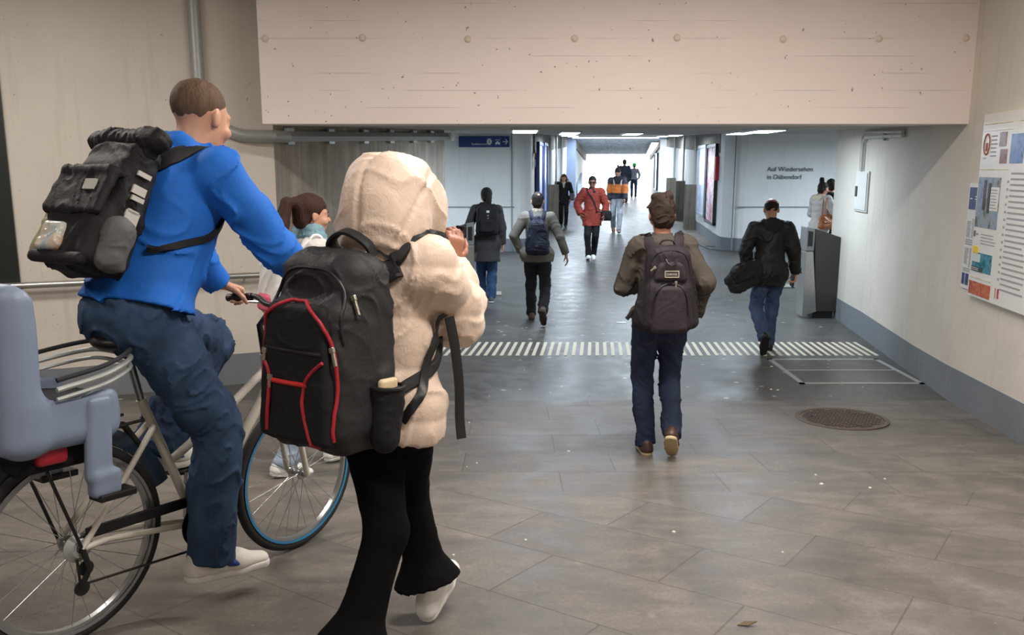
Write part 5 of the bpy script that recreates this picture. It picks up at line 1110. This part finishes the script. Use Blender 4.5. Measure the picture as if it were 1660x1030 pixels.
# --- two people in the right-hand cross passage
def right_pair():
    M = frame(5.36, 14.6, 68); J = skel(1.62, 2, feet=((-.06, .2, .09, 0, 6), (.06, -.16, .1, 0, -14)), hands=((-.1, .22, 1.05), (.14, .22, 1.16)), elbow=((-1, -.6, -.4), (.9, -.6, -.6)), head=(-6, -4, 0))
    build_body(J, M, 'person with black hair bun in white padded coat standing behind the right barrier, facing right', SKIN2, .0075)
    wm = cloth('white padded coat cloth', (188, 184, 178)); jacket(J, wm, .009, -.3, .165, .168, (.09, .085, .062), .005, 20, 131, skirt=.19, flat=.82, chan=(.008, .12, 0), shr=.09)
    n = J['neck']; f = F(.008, .02); f.u(seg(n + V(-.06, -.05, -.02), n + V(.06, -.05, -.02), .07)); f.u(seg(n + V(-.07, .03, -.03), n + V(.07, .03, -.03), .06), .03); f.disp = folds(.008, 50, 132); f.mesh('fluffy_collar', cloth('cream fleece', (206, 196, 172), .95, .15, 200, .5), J['root'])
    trousers(J, denim('blue denim', (38, 60, 92), (62, 88, 124)), .009, (.096, .072, .06), .005, 22, 133, name='jeans'); shoes(J, mat('tan boot leather', (164, 132, 106), .6), MWS, .007, .14)
    hp = J['hp']; hair(J, HBK, .006, 'short', [seg(hp(0, -.05, .12), hp(0, -.06, .16), .04, .042)], .001); eyes(J, MEYE)
    base = J['sh', 1] + V(.12, -.08, -.5); t = thing('tote_bag', 'big caramel brown leather tote on the shoulder of the person in the white coat', 'bag', M=M @ Matrix.Translation(Vector(base)))
    f = F(.007, .04); f.u(rbox((0, 0, .14), (.075, .2, .135), .07, None, (.5, .12))); f.disp = folds(.01, 22, 134); f.mesh('bag_body', mat('caramel leather', (156, 92, 48), .4, 0, .25, 12, .3, 40), t)
    for x in (-.035, .035): b = MB(); b.tube([V(x, .1, .25), V(x - .05, .1, .42), V(x - .1, .06, .53), V(x - .1, .0, .535), V(x - .05, -.05, .42), V(x, -.1, .25)], .009, 8); b.build('handle', mat('caramel leather', (156, 92, 48), .4), t, True)
    M = frame(5.66, 15.0, 40); J = skel(1.66, 2, feet=((-.08, .05, .09, 0, 0), (.08, -.05, .09, 0, 0)), hands=((-.22, .05, .86), (.22, .05, .86)), head=(-30, 0, 0))
    build_body(J, M, 'dark haired person in black coat almost hidden beyond the white padded coat', SKIN2, .01); jacket(J, BLK, .011, -.2, .15, .16, (.08, .068, .055), .005, 18, 141, skirt=.18, flat=.8); trousers(J, BLKP, .011); shoes(J, BLK, MBLK, .009); hair(J, HBK, .008, 'short', (), .004)
right_pair()
# ---------------------------------------------------------------- bicycle and rider
ra, fa_ = V(-1.50, 2.60, zf(2.60)), V(-.965, 3.49, zf(3.49))
fwd = unit(fa_ - ra); rgt = unit(np.cross(fwd, V(0, 0, 1))); upv = np.cross(rgt, fwd)
BM = Matrix([[float(rgt[i]), float(fwd[i]), float(upv[i]), float(ra[i])] for i in range(3)] + [[0, 0, 0, 1]])
def bicycle():
    t = thing('bicycle', 'white city bicycle with a blue grey child seat in the left foreground', 'bicycle', M=BM)
    wh = mat('white frame paint', (205, 200, 188), .35, 0, .05); rub = mat('tyre rubber', (34, 34, 36), .75, 0, .1); al = mat('bright alloy', (170, 172, 174), .3, .85, .08); blu = mat('blue reflective band', (46, 128, 176), .4)
    WB, R = 1.04, .345; BB = V(0, .50, .285)
    for y in (0, WB):
        c = V(0, y, R); b = MB(); b.lathe([(R - .02 + .02 * math.cos(a), .019 * math.sin(a)) for a in np.linspace(0, 2 * PI, 12, False)], c, (1, 0, 0), 56, True); w = b.build('wheel', rub, t, True)
        b = MB(); b.lathe([(R - .035, -.014), (R - .038, .014), (R - .058, .011), (R - .058, -.011)], c, (1, 0, 0), 56, True); b.build('rim', al, w, True)
        for sx in (-.0185, .0185): b = MB(); b.lathe([(R - .034, sx), (R - .034, sx * 1.06), (R - .045, sx * 1.0), (R - .045, sx * .9)], c, (1, 0, 0), 56, True); b.build('reflective_band', blu if y else al, w, True)
        b = MB()
        for i in range(28):
            a = 2 * PI * i / 28; a2 = a + (.38 if i % 4 < 2 else -.38); sx = .028 if i % 2 else -.028
            b.tube([c + V(sx, .022 * math.cos(a2), .022 * math.sin(a2)), c + V(0, (R - .056) * math.cos(a), (R - .056) * math.sin(a))], .0014, 5)
        b.build('spokes', al, w); b = MB(); b.lathe([(.012, -.06), (.012, -.034), (.026, -.032), (.026, -.024), (.015, -.02), (.015, .02), (.026, .024), (.026, .032), (.012, .034), (.012, .06)], c, (1, 0, 0), 20); b.build('hub', al, w, True)
    T = V(0, .27, .80); HT, HB = V(0, .845, .90), V(0, .885, .73); b = MB()
    b.tube([BB, T], .017, 14); b.tube([HB + V(0, -.01, .03), BB], .023, 14); b.tube([HB * .35 + HT * .65, V(0, .6, .66), BB * .5 + T * .5], .017, 14); b.tube([HB, HT], .021, 14)
    for sx in (-1, 1):
        b.tube([V(sx * .065, 0, R), V(sx * .05, .1, R - .0), BB + V(sx * .03, -.03, 0)], .011, 10); b.tube([V(sx * .065, 0, R), V(sx * .045, .2, .58), V(sx * .02, .31, .70)], .011, 10)
    b.lathe([(.024, -.036), (.024, .036)], BB, (1, 0, 0), 18); b.build('frame', wh, t, True)
    b = MB()
    for sx in (-1, 1): b.tube([HB + V(sx * .02, .0, -.02), HB + V(sx * .055, .015, -.05), V(sx * .058, WB - .04, .5), V(sx * .06, WB, R)], .013, 10)
    b.tube([HB + V(-.03, 0, -.02), HB + V(.03, 0, -.02)], .02, 10); b.build('fork', wh, t, True)
    b = MB(); b.tube([HT, V(0, .82, 1.02), V(0, .89, 1.09)], .014, 12); b.build('stem', MBLK, t, True)
    b = MB(); b.tube(catmull([(-.30, .93, 1.105), (-.17, .95, 1.12), (-.05, .9, 1.1), (.05, .9, 1.1), (.17, .95, 1.12), (.30, .93, 1.105)], 5), .0115, 10); hb = b.build('handlebar', MBLK, t, True)
    for sx in (-1, 1):
        b = MB(); b.tube([(sx * .315, .925, 1.104), (sx * .19, .948, 1.117)], .017, 12); b.build('grip', MBLK, hb, True)
        b = MB(); b.tube([(sx * .17, .955, 1.11), (sx * .19, 1.0, 1.09), (sx * .29, 1.0, 1.085)], .006, 8); b.build('brake_lever', al, hb, True)
    b = MB(); b.tube([T, V(0, .215, .99)], .0135, 12); b.build('seat_post', al, t, True)
    f = F(.007, .03); f.u(seg((0, .18, 1.02), (0, .23, 1.025), .085, .07, (V(0, 0, 1), .4))); f.u(seg((0, .23, 1.025), (0, .42, 1.015), .055, .022, (V(0, 0, 1), .7)), .04); f.mesh('saddle', MBLK, t)
    for y, m, a0, a1, nm in ((0, mat('dark blue mudguard', (38, 52, 70), .35), 20, 195, 'mudguard'),):
        prof = []; b = MB(); b.tube([V(0, y + (R + .03) * math.cos(math.radians(a)), R + (R + .03) * math.sin(math.radians(a))) for a in np.linspace(a0, a1, 24)], .03, 10, False, .25); b.build(nm, m, t, True)
    # drive train
    b = MB(); b.lathe([(.095, .045), (.095, .049), (.03, .049), (.03, .045)], BB, (1, 0, 0), 36, True); b.build('chain_ring', MBLK, t, True)
    b = MB(); b.box((.05, .02, BB[2] + .085), (.062, .62, BB[2] + .125)); b.tube([(.056, .50 + .115 * math.sin(a), BB[2] + .115 * math.cos(a)) for a in np.linspace(0, PI, 12)], .012, 8); b.build('chain_guard', MBLK, t, bevel=.004)
    b = MB(); b.tube([(.052, .50, BB[2] + .095), (.052, 0, R + .035)], .005, 6); b.tube([(.052, .50, BB[2] - .095), (.052, .02, R - .13), (.052, .0, R - .12), (.052, -.01, R - .035)], .005, 6); b.build('chain', mat('oily chain', (58, 54, 50), .5, .6), t)
    b = MB(); b.lathe([(.05, .04), (.05, .044), (.04, .05), (.03, .06), (.015, .06), (.015, .04)], (0, 0, R), (1, 0, 0), 24, True); b.build('cassette', MGALV, t, True)
    b = MB(); b.tube([(.07, 0, R), (.075, .02, R - .07), (.055, .0, R - .14)], .01, 8); b.lathe([(.026, -.004), (.026, .004)], (.054, .02, R - .075), (1, 0, 0), 14); b.lathe([(.026, -.004), (.026, .004)], (.054, .005, R - .14), (1, 0, 0), 14); b.build('derailleur', MBLK, t)
    for sx, sz in ((1, -1), (-1, 1)):
        e = BB + V(sx * .075, .02, sz * .17); b = MB(); b.tube([BB + V(sx * .05, 0, 0), e], [.014, .01], 10); cr = b.build('crank', al, t, True)
        b = MB(); b.box((min(sx * .01, sx * .1), -.045, -.011), (max(sx * .01, sx * .1), .045, .011)); p = b.build('pedal', MBLK, cr, bevel=.004); p.location = e
    # rack and child seat
    b = MB()
    for sx in (-1, 1): b.tube([(sx * .06, .24, .74), (sx * .065, .1, .735), (sx * .065, -.32, .735)], .006, 8); b.tube([(sx * .068, 0, R), (sx * .068, -.15, .735)], .006, 8)
    b.tube([(-.065, -.32, .735), (.065, -.32, .735)], .006, 8); b.box((-.06, -.28, .735), (.06, .12, .745)); b.build('luggage_rack', MBLK, t)
    sm = mat('blue grey plastic', (128, 142, 166), .45, 0, .08); pad = cloth('charcoal pad cloth', (52, 54, 60))
    f = F(.009, .03); f.u(rbox((0, -.22, .98), (.185, .065, .27), .06, None, (.12, .0))); f.u(rbox((0, -.07, .82), (.175, .17, .1), .06), .04)
    f.cut(rbox((0, -.12, 1.06), (.15, .11, .28), .06), .03); f.cut(rbox((0, -.02, .94), (.145, .2, .12), .05), .03); cs = f.mesh('child_seat', sm, t)
    g = F(.009, .02); g.u(rbox((0, -.225, 1.0), (.135, .03, .2), .025)); g.u(rbox((0, -.05, .84), (.135, .14, .025), .02), .02); g.disp = folds(.003, 40, 3); g.mesh('seat_pad', pad, cs)
    for sx in (-1, 1):
        b = F(.008, .02); b.u(rbox((sx * .165, .0, .74), (.02, .045, .14), .02)); b.u(rbox((sx * .165, .02, .59), (.028, .05, .045), .018), .02); b.mesh('leg_guard', sm, cs)
        k = MB(); k.box((-.035, -.055, -.012), (.035, .075, .012)); o = k.build('foot_rest', MBLK, cs, bevel=.005); o.location = (sx * .165, .04, .545)
    for dz, r in ((0, .009), (.03, .008), (-.03, .007)): b = MB(); b.tube(catmull([(-.18, -.14, .92 + dz), (-.185, .02, .95 + dz), (-.12, .15, .98 + dz), (0, .17, .985 + dz), (.12, .15, .98 + dz), (.185, .02, .95 + dz), (.18, -.14, .92 + dz)], 5), r, 8); b.build('safety_bar', MGALV if dz <= 0 else pad, cs, True)
    b = MB(); b.box((-.05, -.10, .70), (.05, -.02, .80)); b.tube([(0, -.06, .76), (0, .2, .72), (0, .27, .62)], .014, 8); b.build('mounting_bracket', MBLK, cs, bevel=.01)
    f = F(.008, .02); f.u(rbox((0.105, -.12, .70), (.02, .05, .03), .015)); f.mesh('tail_light', mat('red reflector', (170, 40, 54), .3), t)
    f = F(.008, .02); f.u(rbox((0, -.06, .69), (.1, .16, .05), .03)); f.mesh('saddle_bag', BLK, t)
bicycle()
def rider():
    J = skel(1.94, 22, 0, pel=(0, .25, 1.105), feet=((-.125, .42, .575, -4, -4), (.15, .45, .205, 16, -2)), hands=((-.29, .865, 1.155), (.29, .865, 1.15)), elbow=((-.8, -.2, -.8), (.8, -.1, -.8)), head=(-6, -8, 0), knee=((-.15, 1, .4), (.12, 1, .1)), shw=.185)
    build_body(J, BM, 'person in bright blue hooded jacket and jeans riding the white bicycle away from the camera', SKIN, .0075,
               (dict(fd=(.25, 1, -.35), pn=(0, -.3, -1), th=(1, 0, 0), curl=.75), dict(fd=(-.25, 1, -.35), pn=(0, -.3, -1), th=(-1, 0, 0), curl=.75)))
    bm = cloth('bright blue jacket cloth', (34, 106, 200), .7, .14, 320, .3)
    jacket(J, bm, .008, .03, -.0 + .172, .178, (.086, .068, .052), .009, 15, 151, collar=.074, flat=.8, shr=.085, back=1, hemn=(0, .25, 1), thigh=.12)
    up, fw, rt, n, s = J['up'], J['fw'], J['rt'], J['neck'], J['s']
    f = F(.007, .03); f.u(ell(n - fw * .07 + up * .0, V(.125, .075, .085))); f.u(seg(n - rt * .09 + up * .02, n + rt * .09 + up * .02, .05), .03); f.cut(ell(n + up * .07 + fw * .03, V(.078, .085, .07)), .02); f.disp = folds(.006, 34, 152); f.mesh('folded_hood', bm, J['root'])
    trousers(J, denim('worn blue denim', (34, 46, 68), (66, 88, 120)), .008, (.108, .084, .078), .008, 22, 153, name='jeans')
    for i in (0, 1):
        sh = unit(J['ank', i] - J['knee', i]); f = F(.007, .01); f.u(seg(J['ank', i] + sh * .01, J['ank', i] + sh * .045, .05 * s, .046 * s, None, 'ab')); f.mesh('sock', cloth('blue sock', (34, 70, 150)), J['root'])
    shoes(J, mat('off white trainer', (222, 219, 210), .55, 0, .08), MWS, .0055, 0, 1.08)
    for i in (0, 1):
        A, tt = J['ank', i], J['toe', i]; sd = unit(np.cross(tt, V(0, 0, 1))); nn = np.cross(sd, tt)
        for q in (-1, 1): f = F(.004, .01); f.u(seg(A - nn * .035 + tt * .06 + sd * q * .04, A - nn * .05 + tt * .095 + sd * q * .043, .018, .012)); f.mesh('blue_mark', mat('blue trim', (40, 66, 150), .5), J['root'])
    hair(J, HSH, .0055, 'crop', (), -.005, amp=.0012)
    # roll-top pack
    pm = cloth('black roll top cloth', (28, 28, 30), .65, .2, 300, .4, .3); B = Bag(J, BM, 'backpack', 'black roll top backpack with pale straps and a stuffed side pocket on the cyclist', .09, .13)
    f = F(.007, .03); f.u(rbox((0, -.095, .19), (.165, .085, .21), .055, None, (.12, .2))); f.u(rbox((0, -.09, .38), (.14, .055, .07), .045), .03); f.u(rbox((0, -.14, .11), (.14, .055, .12), .05), .03); fo = folds(.008, 20, 161); f.disp = fo; f.mesh('main_compartment', pm, B.o)
    g = F(.007, .02); g.u(seg((-.165, -.1, .46), (.165, -.1, .46), .04, .04)); g.u(rbox((0, -.09, .43), (.155, .03, .04), .02), .02); g.disp = folds(.006, 26, 162); g.mesh('rolled_top', pm, B.o)
    g = F(.007, .02); R = np.array(Matrix.Rotation(-.12, 3, 'X')); g.u(rbox((0, -.19, .235), (.145, .014, .085), .012, R)); g.u(rbox((0, -.155, .31), (.14, .045, .012), .01), .02); g.disp = folds(.004, 24, 163); g.mesh('flap', pm, B.o); f.ops += g.ops
    wht = mat('pale tag', (188, 186, 180), .5)
    p = f.front([(.06, .25)])[0]; b = MB(); b.box((-.03, -.004, -.018), (.03, .006, .018)); b.build('flap_tag', wht, B.o).location = p
    for z, hgt, w in ((.33, .008, .05), (.275, .014, .05), (.245, .008, .045), (.2, .006, .04), (.175, .026, .05)):
        b = MB(); b.box((-.004, -w / 2, -hgt), (.004, w / 2, hgt)); o = b.build('side_strap_tag', wht, B.o); o.location = (.158 + .008 * (z < .26), -.1, z)
    h = F(.007, .02); h.u(seg((.165, -.12, .03), (.165, -.12, .12), .05, .052)); h.disp = folds(.004, 36, 4); h.mesh('side_pocket', mat('grey mesh', (84, 84, 84), .7), B.o)
    h = F(.006, .02); h.u(seg((-.13, -.17, .03), (-.14, -.15, .19), .035, .035)); h.disp = folds(.004, 40, 5); plabel(h.mesh('bottle', mat('olive cream plastic', (158, 156, 116), .4), B.o), 'olive cream bottle in net pocket')
    h = F(.006, .02); h.u(rbox((-.05, -.2, .07), (.055, .02, .05), .015)); h.disp = folds(.004, 40, 6); plabel(h.mesh('snack_bag', m_art('snack print', [(150, 180, 200), (214, 206, 190), (206, 124, 70)], 10), B.o), 'blue and orange packet in net pocket')
    h = F(.006, .02); h.u(rbox((0, -.19, .0), (.145, .02, .022), .018)); h.mesh('pocket_edge', pm, B.o)
    J_ = J; B.shoulder_straps(.4, pm, .06, .085, .1, dip=(.1, .19))
rider()
